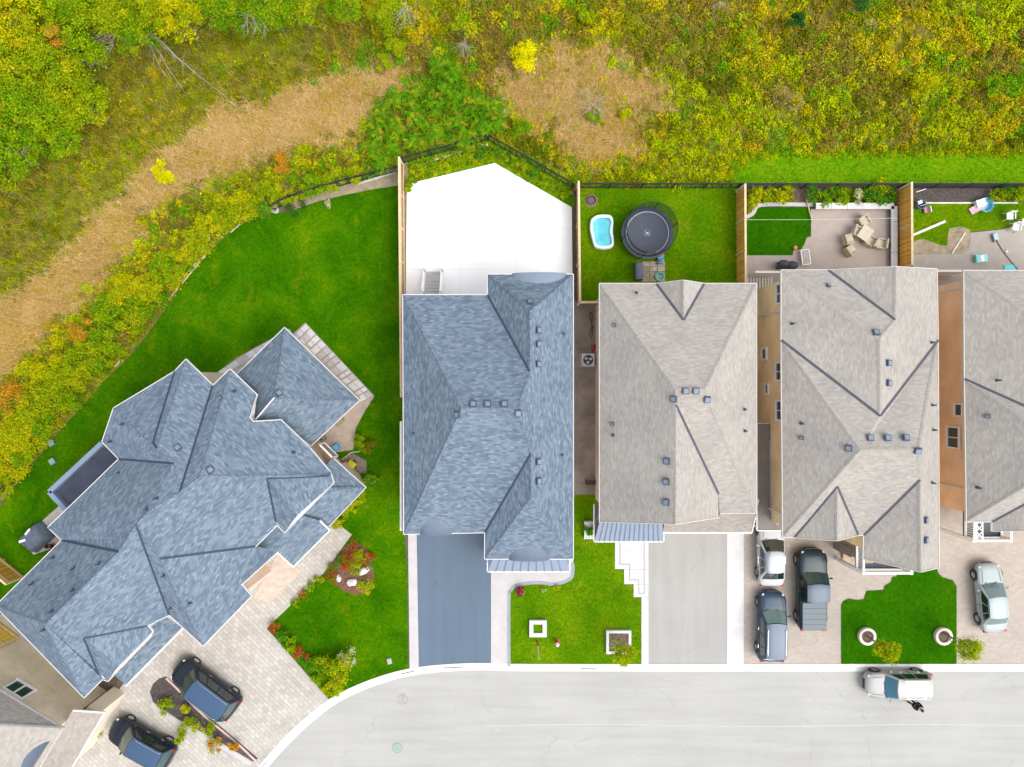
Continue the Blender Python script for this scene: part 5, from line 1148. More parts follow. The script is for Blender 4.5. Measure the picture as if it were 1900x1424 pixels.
blob('clay_ball', 'small orange clay ball ornament at the turf corner', 'ornament', 1473, 461, [('ball', 'ell', (0, 0, .2), (.16, .16, .16), (.6, .25, .12)), ('foot', 'cyl', (0, 0, .04), (.1, .06), (.4, .2, .1))])
mb = MB(); mb.path([W(1385, 408, 1.75), W(1520, 408, 1.6), W(1664, 405, 1.75)], .012, 4); tag(mb.build('clothes_line', M('line', (.6, .65, .5), .6)), 'thin clothes line across the turf patch and beige patio', 'line')
mb = MB(); mb.cyl(W(1496, 370, .2), W(1508, 413, .25), .05, .045, 6); tag(mb.build('wooden_pole', stick), 'pale pole lying across the turf edge', 'pole')
# toys and chairs in the right-hand yard
blob('water_barrel', 'blue grey bucket table with white top by the cedar fence', 'bucket', 1702, 383, [('barrel', 'tub', (0, 0, 0), (.3, .55), (.1, .16, .25)), ('lid', 'box', (-.15, .12, .6), (.3, .22, .04, .4), wht_), ('strap', 'box', (0.05, -.08, .58), (.35, .04, .04, .3), (.5, .55, .6))])
blob('toy_armchair', 'pink toy seat beside the blue grey bucket', 'toy', 1716, 391, [('seat', 'box', (0, 0, .15), (.35, .4, .2, .2), (.42, .22, .27)), ('backrest', 'box', (.16, 0, .3), (.08, .42, .35, .2), (.6, .5, .45))])
p = W(1825, 382); T = thing('toy_pool', 'round blue and white toy pool with a pink slide', 'toy', (p.x, p.y, 0))
mb = MB(); mb.lathe((p.x, p.y, 0), [(.42, 0), (.5, .3), (.46, .34), (.4, .28), (.36, .06), (0, .06)], 20); mb.build('basin', M('toy_cyan', (.2, .55, .66), .4), T)
for k in range(7):
    a = k*.42-1.3; MB().box((p.x+.42*math.cos(a), p.y+.42*math.sin(a), .32), (.14, .08, .1), a).build('rib', M('toy_blue', (.02, .22, .45), .4), T)
MB().poly([(p.x-.45, p.y+.15, .45), (p.x-.25, p.y-.3, .45), (p.x-.85, p.y-.65, .12), (p.x-1.1, p.y-.25, .12)]).build('slide', M('toy_pink', (.62, .42, .52), .4), T)
MB().box((p.x-.45, p.y+.08, .3), (.6, .5, .3), .3).build('ladder', M('toy_white', (.7, .72, .68), .4), T)
pl = M('white_plastic', (.74, .73, .7), .4, .04)
def pchair(label, px, py, rz):
    p = W(px, py, .04); T = thing('plastic_chair', label, 'chair', p, 'white plastic chairs', rz)
    MB().box((0, 0, .42), (.46, .44, .04)).build('seat', pl, T, False, True); MB().box((-.23, 0, .66), (.05, .44, .46)).build('backrest', pl, T, False, True)
    for a in (-1, 1):
        MB().beam((-.2, a*.24, .62), (.22, a*.24, .62), .06, .03).build('armrest', pl, T, False, True)
        for b in (-1, 1): MB().beam((a*.2, b*.2, .42), (a*.26, b*.25, 0), .045, .045).build('leg', pl, T, False, True)
pchair('white plastic chair on the grass edge, leftmost of three', 1866, 404, R(-90)); pchair('white plastic chair in the middle of three', 1877, 424, R(-105)); pchair('white plastic chair cut off at the right edge', 1895, 414, R(-80))
blob('beach_towel', 'turquoise towel lounger on the grey beige patio', 'lounger', 1817, 481, [('seat', 'box', (0, 0, .2), (.85, .5, .06, .12), (.25, .62, .6)), ('middle', 'box', (.05, 0, .24), (.25, .46, .04, .12), (.7, .75, .72)), ('head', 'box', (-.38, 0, .3), (.12, .5, .16, .12), (.15, .58, .55))]+[('leg', 'box', (a, b, .1), (.05, .05, .2), (.5, .5, .5)) for a in (-.35, .35) for b in (-.2, .2)])
blob('beach_towel', 'cyan mat half hidden by the grey roof edge', 'mat', 1872, 499, [('mat', 'box', (0, 0, .04), (.8, .5, .05), (.1, .55, .6)), ('pillow', 'box', (-.3, 0, .09), (.16, .4, .06), (.12, .5, .55))])
blob('toy_scooter', 'pale blue toy seat beside the hose', 'toy', 1843, 441, [('seat', 'box', (0, 0, .25), (.3, .42, .08, .3), (.35, .5, .56)), ('frame', 'box', (-.1, -.1, .12), (.08, .5, .2, .3), (.15, .2, .22)), ('frame', 'box', (.12, 0, .12), (.06, .45, .2, .3), (.5, .58, .6))])
mb = MB(); mb.path([W(*q, .07) for q in smooth([(1849, 446), (1858, 462), (1870, 478), (1888, 500)], 4)], .028, 5); tag(mb.build('garden_hose', M('hose_dark', (.1, .1, .09), .6)), 'dark garden hose across the grey beige patio', 'hose')
blob('plate', 'white round dish on the grey beige patio', 'dish', 1868, 467, [('dish', 'tub', (0, 0, 0), (.15, .1), (.74, .72, .66)), ('rim', 'cyl', (0, 0, .02), (.1, .03), (.6, .58, .5))])
for i, (a, b, w, lb) in enumerate((((1693, 437), (1754, 411), .17, 'long white board lying in the toy strewn yard'), ((1791, 432), (1766, 471), .08, 'thin pale board across the bare soil patch'), ((1700, 357), (1718, 351), .06, 'small white stick in the dark back bed'), ((1712, 377), (1888, 377), .09, 'long white timber edging of the back bed'))):
    mb = MB(); mb.beam(W(*a, .06), W(*b, .08), w, .06); tag(mb.build('timber_board', M('board_white', (.66, .64, .58), .8, .12)), lb, 'board', 'loose boards')
# ---------------- vegetation ----------------
leaf = leafmat('leaf', .25); straw_m = leafmat('straw', .1); bark = M('bark', (.16, .13, .1), .9, .3, 6, 30, .4); barkp = M('bark_pale', (.34, .32, .24), .9, .2, 6)
class VN:
    def __init__(s, seed, n=96): s.g = np.random.default_rng(seed).random((n, n)); s.n = n
    def __call__(s, x, y, sc, oct=3):
        t = np.zeros_like(x); a = 1.0; tot = 0
        for o in range(oct):
            u = x/sc+17.3*o; v = y/sc+5.1*o; i = np.floor(u).astype(int); j = np.floor(v).astype(int); fu = u-i; fv = v-j
            fu = fu*fu*(3-2*fu); fv = fv*fv*(3-2*fv); n = s.n; g = s.g
            q = g[i % n, j % n]*(1-fu)*(1-fv)+g[(i+1) % n, j % n]*fu*(1-fv)+g[i % n, (j+1) % n]*(1-fu)*fv+g[(i+1) % n, (j+1) % n]*fu*fv
            t += a*q; tot += a; a *= .55; sc = sc/2.1
        return t/tot
N1, N2, N3, N4 = VN(1), VN(2), VN(3), VN(4)
def npmesh(name, verts, k, cols, mat, parent=None):
    """verts (N,k,3) faces of k corners, cols (N,3)"""
    n = len(verts); me = bpy.data.meshes.new(name)
    me.vertices.add(n*k); me.vertices.foreach_set('co', verts.reshape(-1).astype(np.float32))
    me.loops.add(n*k); me.loops.foreach_set('vertex_index', np.arange(n*k, dtype=np.int32))
    me.polygons.add(n); me.polygons.foreach_set('loop_start', np.arange(0, n*k, k, dtype=np.int32)); me.polygons.foreach_set('loop_total', np.full(n, k, dtype=np.int32))
    ca = me.color_attributes.new('Col', 'FLOAT_COLOR', 'POINT')
    c4 = np.ones((n, k, 4), dtype=np.float32); c4[:, :, :3] = np.clip(cols, 0, 1)[:, None, :]
    ca.data.foreach_set('color', c4.reshape(-1)); me.update(calc_edges=True); me.materials.append(mat)
    o = bpy.data.objects.new(name, me); COL.objects.link(o); return attach(o, parent)
def unit(v): return v/np.maximum(1e-9, np.linalg.norm(v, axis=1, keepdims=True))
def leaves(P, L, Wd, up=.55, r=rng):
    n = len(P); nr = unit(r.normal(size=(n, 3))*(1-up)+np.array([0, 0, up*1.3])); t = unit(np.cross(nr, r.normal(size=(n, 3)))); b = np.cross(nr, t)
    L = np.broadcast_to(L, n)[:, None]; Wd = np.broadcast_to(Wd, n)[:, None]
    return np.stack([P-t*L/2, P+b*Wd/2+t*L*.08, P+t*L/2, P-b*Wd/2+t*L*.08], 1)
def blades(P, L, w, lean=.8, r=rng):
    n = len(P); a = r.uniform(0, 2*np.pi, n); d = np.stack([np.cos(a), np.sin(a), np.zeros(n)], 1); s = np.stack([-np.sin(a), np.cos(a), np.zeros(n)], 1)
    ln = np.broadcast_to(lean, n)*r.uniform(.5, 1.2, n); L = np.broadcast_to(L, n)*r.uniform(.6, 1.3, n)
    tip = P+d*(np.sin(ln)*L)[:, None]; tip[:, 2] += np.cos(ln)*L
    w = np.broadcast_to(w, n)[:, None]
    return np.stack([P-s*w/2, P+s*w/2, tip], 1)
def inpoly(x, y, poly):
    c = np.zeros(len(x), bool); n = len(poly)
    for i in range(n):
        (x0, y0), (x1, y1) = poly[i], poly[(i+1) % n]
        if y0 == y1: continue
        k = ((y0 > y) != (y1 > y)) & (x < (x1-x0)*(y-y0)/(y1-y0)+x0); c ^= k
    return c
def shade(c, n, v=.25, r=rng): return np.asarray(c)[None, :]*(1+r.uniform(-v, v, (n, 1)))*(1+r.uniform(-.1, .1, (n, 3)))
MEADOW = [(-70, -70), (1970, -70), (1970, 280), (1352, 283), (1348, 344), (1072, 344), (1062, 342), (906, 254), (744, 300), (740, 312), (650, 336), (545, 364), (470, 398), (430, 424), (395, 456), (372, 484), (340, 522), (303, 572), (268, 622), (233, 664), (196, 698), (158, 742), (118, 788), (76, 834), (36, 884), (-70, 1000)]
STRAW = [(-60, 640), (0, 585), (60, 545), (130, 480), (190, 405), (250, 345), (310, 285), (400, 232), (470, 205), (560, 178), (620, 148), (700, 132), (748, 142), (742, 170), (695, 185), (682, 225), (650, 245), (560, 272), (480, 298), (400, 322), (330, 345), (282, 400), (245, 455), (195, 515), (130, 565), (60, 625), (0, 690), (-60, 740)]
STRAW2 = [(930, 150), (1000, 128), (1080, 118), (1150, 112), (1165, 150), (1232, 180), (1230, 205), (1150, 215), (1172, 265), (1130, 298), (1060, 302), (1020, 272), (985, 235), (955, 200)]
SUMAC = [(690, 180), (745, 150), (800, 140), (805, 100), (850, 110), (860, 150), (900, 170), (945, 200), (940, 240), (905, 252), (760, 298), (690, 290), (680, 240)]
# meadow ground: grid with the colour of litter, soil and moss
xs = np.linspace(-70, 1970, 230); ys = np.linspace(-70, 1000, 130); gx, gy = np.meshgrid(xs, ys); fx, fy = gx.ravel(), gy.ravel()
def zones(px, py):
    jx = (N1(px, py, 45)-.5)*70; jy = (N2(px, py, 45)-.5)*70
    fx_ = (N3(px+70, py, 11)-.5)*34; fy_ = (N4(px, py+70, 11)-.5)*34; jx = jx+fx_; jy = jy+fy_
    return inpoly(px+jx, py+jy, STRAW) | inpoly(px+jx*1.3, py+jy*1.3, STRAW2) & (N3(px, py, 60) > .36)
n = 250000
px = rng.uniform(-60, 1960, n*2); py = rng.uniform(-60, 960, n*2)
k = inpoly(px, py, MEADOW); px, py = px[k], py[k]
stz = zones(px, py); _sh = [zones(px+a, py+b) for a, b in ((16, 0), (-16, 0), (0, 16), (0, -16))]; e_in = stz & ~(_sh[0] & _sh[1] & _sh[2] & _sh[3]); e_out = ~stz & (_sh[0] | _sh[1] | _sh[2] | _sh[3])
# --- leafy weeds, growing in clumps ---
pal = np.array([1.05, 1.1, 1.0])*np.array([(.25, .265, .004), (.36, .41, .004), (.12, .30, .006), (.48, .375, .008), (.27, .2, .03), (.15, .17, .008), (.46, .46, .006)])   # olive lime green gold brown dark yellow
def ell(x, y, cx, cy, rx, ry): return ((x-cx)/rx)**2+((y-cy)/ry)**2 < 1
nc = 17000; ci = rng.integers(0, len(px), nc); cx, cy = px[ci], py[ci]; cst = stz[ci]
keep = (~cst & ~(e_out[ci] & (rng.random(nc) < .35))) | (cst & (rng.random(nc) < np.where(cx > 900, .6, np.where(e_in[ci], .5, .2)))); cx, cy, cst = cx[keep], cy[keep], cst[keep]; nc = len(cx)
fa = N1(cx+500, cy, 150, 3); fb = N2(cx, cy+300, 60, 3); fc = N4(cx, cy, 100, 3); rn = rng.random(nc)
jx = cx+(N3(cx, cy, 40)-.5)*90; jy = cy+(N3(cy, cx, 40)-.5)*90
kc = np.zeros(nc, int)
kc[fb > .53] = 1; kc[fc > .58] = 3; kc[fa > .6] = 2; kc[fb < .40] = 4; kc[(fc < .40) & (fb < .5)] = 5
for ex in ((1570, 110, 110, 55), (1290, 45, 90, 50), (910, 60, 60, 50), (640, 70, 90, 30), (300, 130, 90, 50), (1260, 120, 50, 60), (60, 430, 90, 60)): kc[ell(jx, jy, *ex) & (rn > .25)] = 4
for ex in ((1700, 90, 110, 70), (1440, 20, 50, 40), (1400, 120, 40, 70), (1850, 190, 60, 60), (1060, 285, 70, 30), (290, 460, 60, 70), (40, 800, 60, 60), (600, 270, 70, 25)): kc[ell(jx, jy, *ex) & (rn > .35)] = 3
for ex in ((1740, 160, 70, 50), (1270, 170, 60, 50), (1500, 230, 90, 30), (1150, 320, 120, 22), (1340, 250, 60, 40)): kc[ell(jx, jy, *ex) & (rn > .3)] = 1
mixr = rng.random(nc); kc = np.where(mixr < .3, rng.integers(0, 7, nc), kc)
kc[inpoly(cx, cy, SUMAC) & (rn > .3)] = 2
lft = (cx < 620) & ~inpoly(cx, cy, [(0, 700), (330, 350), (480, 300), (690, 260), (700, 330), (540, 350), (430, 420), (300, 560), (0, 900)])
kc[lft & (rn > .55)] = 0; kc[lft & (rn > .88)] = 4; kc[lft & (rn > .95)] = 5
near = inpoly(cx, cy, [(0, 700), (330, 350), (480, 300), (690, 260), (700, 330), (540, 350), (430, 420), (300, 560), (0, 900)])
kc[near & (rn > .35)] = 1; kc[near & (rn > .62)] = 2; kc[near & (rn > .74)] = 6; kc[near & (rn > .82)] = 3; kc[near & (rn > .9)] = 4
kc[cst] = rng.choice([3, 0, 0, 1, 4], cst.sum())
cr = np.clip(rng.lognormal(-1.45, .42, nc), .1, .55)*np.where(lft, .72, 1.0)*np.where(cst, .6, 1); ch = cr*rng.uniform(1.0, 1.8, nc)
cb = rng.uniform(.76, 1.32, nc)*np.where(lft, .88, 1.0)
npl = np.clip((cr*cr*420).astype(int)+9, 9, 95); idx = np.repeat(np.arange(nc), npl); m = len(idx)
d = unit(rng.normal(size=(m, 3))); d[:, 2] = np.abs(d[:, 2]); rr_ = rng.uniform(.55, 1.0, (m, 1))
base = np.stack([(cx-950)*H/F, (712-cy)*H/F, np.full(nc, .02)], 1)
P = base[idx]+d*rr_*np.stack([cr, cr, ch], 1)[idx]
colr = pal[kc[idx]]*cb[idx][:, None]*rng.uniform(.82, 1.2, (m, 1))*rng.uniform(.92, 1.08, (m, 3))
L = rng.uniform(.09, .19, m)*np.where(lft[idx], .8, 1)
o = npmesh('meadow_weeds', leaves(P, L, L*rng.uniform(.4, .7, m), .5), 4, colr, leaf); tag(o, 'wild olive green and yellow weeds covering the meadow behind the fences', 'weeds', None, 'stuff')
print('weeds', m)
# --- tall grass blades through the weeds ---
m = 60000; i = rng.integers(0, len(px), m); gx_, gy_ = px[i]+rng.uniform(-9, 9, m), py[i]+rng.uniform(-9, 9, m)
kk = inpoly(gx_, gy_, MEADOW); gx_, gy_ = gx_[kk], gy_[kk]; m = len(gx_); sg = zones(gx_, gy_)
t_ = N2(gx_+900, gy_, 70, 3)[:, None]
cg = np.where(t_ > .52, np.array([[.48, .4, .012]]), np.array([[.32, .37, .006]]))*rng.uniform(.6, 1.4, (m, 1)); cg = np.where(rng.random((m, 1)) < .12, np.array([[.38, .29, .14]]), cg)
P = np.stack([(gx_-950)*H/F, (712-gy_)*H/F, np.full(m, .05)], 1)
o = npmesh('meadow_grass', blades(P, .5, .035, .8), 3, cg, leaf); tag(o, 'tall yellowing grass blades among the meadow weeds', 'grass', None, 'stuff')
# --- straw ---
_k = stz | (e_out & (rng.random(len(px)) < .4)); sx_, sy_ = px[_k], py[_k]; rep = 5; sx_ = np.repeat(sx_, rep)+rng.uniform(-7, 7, len(sx_)*rep); sy_ = np.repeat(sy_, rep)+rng.uniform(-7, 7, len(sy_)*rep); m = len(sx_)
t_ = N3(sx_, sy_, 30, 4); t2 = rng.random(m)
cs = np.where((t_ > .5)[:, None], np.array([[.64, .42, .175]]), np.array([[.55, .345, .12]]))
cs = np.where((t2 < .14)[:, None], np.array([[.46, .34, .03]]), cs); cs = np.where((t2 > .86)[:, None], np.array([[.78, .60, .36]]), cs); cs = np.where(((t2 > .75) & (t2 < .8))[:, None], np.array([[.34, .2, .08]]), cs)
cs = np.where(((N4(sx_, sy_, 38, 3) > .6) & (t2 < .5))[:, None], np.array([[.5, .34, .03]]), cs)
cs = cs*rng.uniform(.75, 1.25, (m, 1)); P = np.stack([(sx_-950)*H/F, (712-sy_)*H/F, rng.uniform(.02, .12, m)], 1)
o = npmesh('dry_grass', blades(P, .38, .03, 1.2), 3, cs, straw_m); tag(o, 'flattened straw coloured dry grass band across the meadow', 'dry grass', None, 'stuff')
# --- meadow soil ---
soilm, snt, sb = newmat('meadow_soil'); at = nn(snt, 'ShaderNodeAttribute', attribute_name='Col'); v_ = objco(snt)
cc = mixc(snt, 1, at.outputs['Color'], ramp(snt, noise(snt, 12, 5, .75, v_), [(.25, (.55,)*3), (.75, (1.4,)*3)]), 'MULTIPLY'); snt.links.new(cc, sb.inputs['Base Color']); sb.inputs['Roughness'].default_value = .95; bumpn(snt, sb, noise(snt, 20, 4, .8, v_), .8, .05)
mp_ = [(p[0], p[1]) for p in MEADOW]; inm = inpoly(fx, fy, mp_); zs = zones(fx, fy)
gc = np.where(zs[:, None], np.array([[.5, .33, .15]]), np.where((N3(fx, fy, 50) > .5)[:, None], np.array([[.19, .19, .01]]), np.array([[.16, .14, .02]])))
nx_, ny_ = len(xs), len(ys); wv = np.stack([(fx-950)*H/F, (712-fy)*H/F, np.full(len(fx), .006)], 1); fi = []
ing = inm.reshape(ny_, nx_)
for j in range(ny_-1):
    for i in range(nx_-1):
        if ing[j, i] or ing[j+1, i+1] or ing[j+1, i] or ing[j, i+1]: fi.append([j*nx_+i, (j+1)*nx_+i, (j+1)*nx_+i+1, j*nx_+i+1])
o = mesh_obj('meadow', wv.tolist(), fi, soilm); ca = o.data.color_attributes.new('Col', 'FLOAT_COLOR', 'POINT'); ca.data.foreach_set('color', np.concatenate([gc, np.ones((len(gc), 1))], 1).astype(np.float32).ravel()); tag(o, 'uneven soil and litter of the wild meadow', None, None, 'structure')
# --- lawn blades (fine) ---
def lawn_blades(poly, dens, cols, zz, L=.07, lab='', seed=1, boxes=()):
    r = np.random.default_rng(seed); xs_, ys_ = [p[0] for p in poly], [p[1] for p in poly]; area = (max(xs_)-min(xs_))*(max(ys_)-min(ys_))*(H/F)**2; m = int(area*dens)
    x = r.uniform(min(xs_), max(xs_), m); y = r.uniform(min(ys_), max(ys_), m); k = inpoly(x, y, poly)
    for b in boxes: k &= ~inpoly(x, y, b)
    x, y = x[k], y[k]; m = len(x); g_ = N1(x, y, 60, 4)[:, None]; c = np.array(cols[0])[None]*(1-g_)+np.array(cols[1])[None]*g_; c = np.where(r.random((m, 1)) < .1, np.array([cols[2]]), c)*r.uniform(.6, 1.5, (m, 1))
    P = np.stack([(x-950)*H/F, (712-y)*H/F, np.full(m, zz)], 1); o = npmesh('lawn_grass', blades(P, L, .03, .9, r), 3, c, leaf); tag(o, lab, 'grass', None, 'stuff')
hp = [(190, 820), (211, 758), (345, 668), (528, 609), (666, 743), (576, 826), (678, 905), (544, 1051), (377, 1198), (156, 1294), (0, 1150), (90, 979)]
g1 = ((.024, .11, .002), (.065, .165, .003), (.19, .2, .01)); g2 = ((.05, .14, .003), (.11, .19, .006), (.22, .2, .02))
lawn_blades([p for p in L1 if p[0] > -30], 75, g1, .02, .08, 'short blades of the corner lawn', 1, [hp, [(480, 1200), (600, 1290), (240, 1424), (0, 1300), (300, 1150), (600, 985), (652, 992)]])
lawn_blades([(1078, 352), (1364, 352), (1364, 530), (1115, 530), (1115, 556), (1078, 556)], 80, g2, .02, .09, 'short blades of the trampoline lawn', 2)
lawn_blades([(950, 1095), (965, 1088), (1060, 1078), (1066, 925), (1100, 925), (1138, 1005), (1138, 1060), (1156, 1088), (1174, 1112), (1188, 1112), (1188, 1230), (950, 1230)], 80, g2, .02, .09, 'short blades of the planter lawn', 3, [[(980, 1147), (1016, 1147), (1016, 1182), (980, 1182)], [(1122, 1166), (1172, 1166), (1172, 1213), (1122, 1213)]])
lawn_blades([(1354, 288), (1960, 282), (1960, 338), (1354, 338)], 90, ((.09, .25, .003), (.18, .33, .005), (.33, .33, .02)), .01, .2, 'short blades of the grass strip behind the fences', 4)
lawn_blades([(1698, 380), (1900, 380), (1900, 412), (1800, 428), (1757, 455), (1730, 445), (1698, 448)], 90, g2, .02, .1, 'short blades of the toy strewn lawn', 5)
lawn_blades([(p[0], p[1]-1) for p in L6], 90, ((.025, .13, .001), (.05, .17, .002), (.08, .19, .004)), .06, .06, 'dense short blades of the scalloped lawn', 6, [[(1590, 1163), (1623, 1163), (1623, 1196), (1590, 1196)], [(1731, 1163), (1764, 1163), (1764, 1196), (1731, 1196)]])

# --- ground cover in beds and along edges ---
def cover(label, poly, n, kinds, r0, r1, seed, h=1.2):
    r = np.random.default_rng(seed); X, Y = [p[0] for p in poly], [p[1] for p in poly]
    x, y = r.uniform(min(X), max(X), n*4), r.uniform(min(Y), max(Y), n*4); k = inpoly(x, y, poly); x, y = x[k][:n], y[k][:n]; m0 = len(x)
    rr_ = r.uniform(r0, r1, m0); np_ = np.clip((rr_**2*500).astype(int)+8, 8, 80); ix_ = np.repeat(np.arange(m0), np_); m = len(ix_)
    d = unit(r.normal(size=(m, 3))); d[:, 2] = np.abs(d[:, 2]); b = np.stack([(x-950)*H/F, (712-y)*H/F, np.full(m0, .02)], 1)
    P = b[ix_]+d*r.uniform(.5, 1, (m, 1))*np.stack([rr_, rr_, rr_*h], 1)[ix_]; kk = r.choice(kinds, m0)
    c = pal[kk[ix_]]*r.uniform(.8, 1.22, m0)[ix_][:, None]*r.uniform(.82, 1.2, (m, 1)); L = r.uniform(.07, .14, m)
    tag(npmesh('ground_cover', leaves(P, L, L*.6, .5, r), 4, c, leaf), label, 'plants', None, 'stuff')
cover('dense green ground cover between white patio and iron fence', [(760, 303), (905, 266), (1052, 352), (1056, 375), (920, 300), (762, 337)], 420, [1, 2, 2, 1, 0, 6], .1, .25, 1)
cover('yellow green ground cover at the left of the bed behind the beige patio', [(1388, 352), (1470, 350), (1470, 374), (1410, 378), (1388, 396)], 200, [1, 6, 0, 1], .1, .2, 2)
cover('leafy ground cover at the right of the bed behind the beige patio', [(1510, 352), (1658, 350), (1658, 378), (1510, 378)], 260, [1, 2, 2, 1, 6], .12, .24, 3)
cover('ragged tufts along the edge of the mown strip', [(1330, 300), (1352, 276), (1960, 270), (1960, 290), (1400, 294), (1360, 335), (1335, 335)], 620, [1, 1, 2, 0, 6], .08, .26, 4, .8)
cover('weeds along the outside of the back iron fences', [(1068, 330), (1360, 328), (1360, 346), (1068, 346)], 260, [1, 6, 1, 0, 2], .1, .26, 5)
cover('green weeds along the outside of the fence right of the patio peak', [(915, 250), (1068, 335), (1066, 345), (908, 258)], 140, [1, 6, 2, 1], .1, .24, 6)
cover('low plants along the edge of the border shrubs', [(738, 318), (650, 342), (545, 370), (470, 400), (430, 425), (372, 486), (303, 574), (233, 666), (118, 790), (36, 886), (0, 920), (-40, 930), (100, 760), (290, 530), (420, 400), (540, 350), (735, 305)], 900, [1, 1, 2, 6, 0], .1, .28, 7)
cover('clover tufts in the back bed at the right edge', [(1840, 350), (1960, 350), (1960, 375), (1840, 375)], 120, [1, 2, 1], .1, .2, 8)

# --- trees and shrubs ---
PAL = dict(yy=[(.72, .62, .004), (.62, .56, .004), (.5, .5, .004)], y=[(.46, .42, .006), (.36, .38, .006), (.27, .34, .006)], yg=[(.29, .35, .006), (.22, .31, .006), (.38, .38, .008)], g=[(.19, .31, .006), (.27, .36, .006), (.11, .23, .006)], o=[(.5, .24, .02), (.42, .27, .02), (.3, .26, .015)], d=[(.04, .12, .02), (.07, .17, .02), (.03, .09, .015)], r=[(.42, .06, .02), (.3, .13, .02), (.13, .24, .01)], b=[(.07, .2, .012), (.1, .25, .01), (.16, .28, .012)], v=[(.45, .015, .13), (.33, .01, .1), (.08, .15, .02)], w=[(.55, .52, .4), (.3, .36, .04), (.45, .43, .25)])
def crown_pts(c, rx, ry, rz, n, r, clumps=None, flat=1.0):
    c = np.array(c); k = clumps or max(9, int(rx*ry*15)); d = unit(r.normal(size=(k, 3))); d[:, 2] = np.abs(d[:, 2])*flat-.12; rad = r.uniform(.35, .95, (k, 1))**.7
    cc = c+d*rad*np.array([rx, ry, rz]); i = r.integers(0, k, n); cs = np.minimum(r.uniform(.13, .3, k)*min(rx, ry)*1.25, r.uniform(.2, .42, k))[i][:, None]
    return cc[i]+r.normal(size=(n, 3))*cs*np.array([.62, .62, .45]), i, k
def plant(name, label, cat, px, py, rpx, top, kind, seed, leafn=None, size=.15, group=None, ry=None, trunk=True, base=None, up=.5, zc=None, rz=None, clumps=None):
    """px,py: where the crown centre shows; top: crown top height"""
    r = np.random.default_rng(seed); zc = zc or top*.62; c = W(px, py, zc); rx = rpx*(H-zc)/F; ryy = (ry or rpx)*(H-zc)/F; rz = rz or top*.38
    bx = W(*base) if base else Vector((c.x, c.y, 0))
    t = thing(name, label, cat, (bx.x, bx.y, 0), group)
    n = int(leafn*1.7) if leafn else int(2300*rx*ryy+300); P, i, k = crown_pts((c.x, c.y, zc), rx, ryy, rz, n, r, clumps); P[:, 2] = np.maximum(P[:, 2], .06)
    pc = np.array(PAL[kind])*np.array([1.08, 1.12, 1.0]); ci = r.choice(len(pc), size=k, p=[.5, .3, .2])[i]; col = pc[ci]*r.uniform(.72, 1.3, (n, 1))*r.uniform(.9, 1.1, (n, 3))
    hgt = np.clip((P[:, 2:3]-zc)/(rz+.01), -1, 1)
    L = r.uniform(.7, 1.3, n)*size
    npmesh('crown', leaves(P, L, L*.6, up, r), 4, col, leaf, t)
    mb = MB(); rt = max(.03, top*.022)
    mb.path([Vector((bx.x, bx.y, 0)), Vector((bx.x, bx.y, 0)).lerp(Vector((c.x, c.y, zc)), .5), Vector((c.x, c.y, zc))], rt, 6, rt*.45)
    for q in range(5):
        a = q*1.256+seed; f_ = .35+.1*q; b0 = Vector((bx.x, bx.y, 0)).lerp(Vector((c.x, c.y, zc)), f_)
        mb.path([b0, b0+Vector((math.cos(a)*rx*.35, math.sin(a)*ryy*.35, rz*.4)), Vector((c.x+math.cos(a)*rx*.7, c.y+math.sin(a)*ryy*.7, zc+rz*.25))], rt*.5, 5, rt*.15)
    mb.build('trunk', bark, t); return t
ORD = ['first', 'second', 'third', 'fourth', 'fifth', 'sixth', 'seventh', 'eighth', 'ninth', 'tenth', 'eleventh', 'twelfth', 'thirteenth', 'fourteenth', 'fifteenth', 'sixteenth', 'seventeenth', 'eighteenth', 'nineteenth', 'twentieth', 'twenty-first', 'twenty-second', 'twenty-third', 'twenty-fourth', 'twenty-fifth', 'twenty-sixth', 'twenty-seventh', 'twenty-eighth', 'twenty-ninth', 'thirtieth']
KN = dict(y='yellow', yg='yellow-green', g='green', o='orange', d='dark green', b='bright green')
TREES = [(38, 40, 75, 6.5, 'y'), (140, 22, 58, 6, 'g'), (28, 130, 62, 6, 'yg'), (100, 120, 52, 5.5, 'yg'), (160, 95, 40, 4.5, 'g'), (55, 205, 62, 5.5, 'g'), (22, 285, 52, 4.5, 'g'), (130, 175, 55, 4.5, 'yg'), (205, 20, 50, 5, 'yg'), (250, 60, 42, 4, 'g'), (330, 25, 52, 5, 'y'), (285, 5, 40, 5.5, 'yg'), (425, 15, 50, 5, 'g'), (500, 18, 48, 5, 'g'), (560, 25, 38, 4, 'yg'), (175, 205, 40, 3.5, 'yg'), (100, 255, 45, 3.6, 'g'), (112, 80, 24, 6.2, 'o'), (8, 216, 24, 5.6, 'o'), (-20, 345, 40, 4, 'yg'), (60, -15, 60, 6.5, 'yg'), (720, 20, 34, 3.2, 'yg'), (640, 10, 34, 3.4, 'g'), (860, 55, 24, 3, 'yg')]
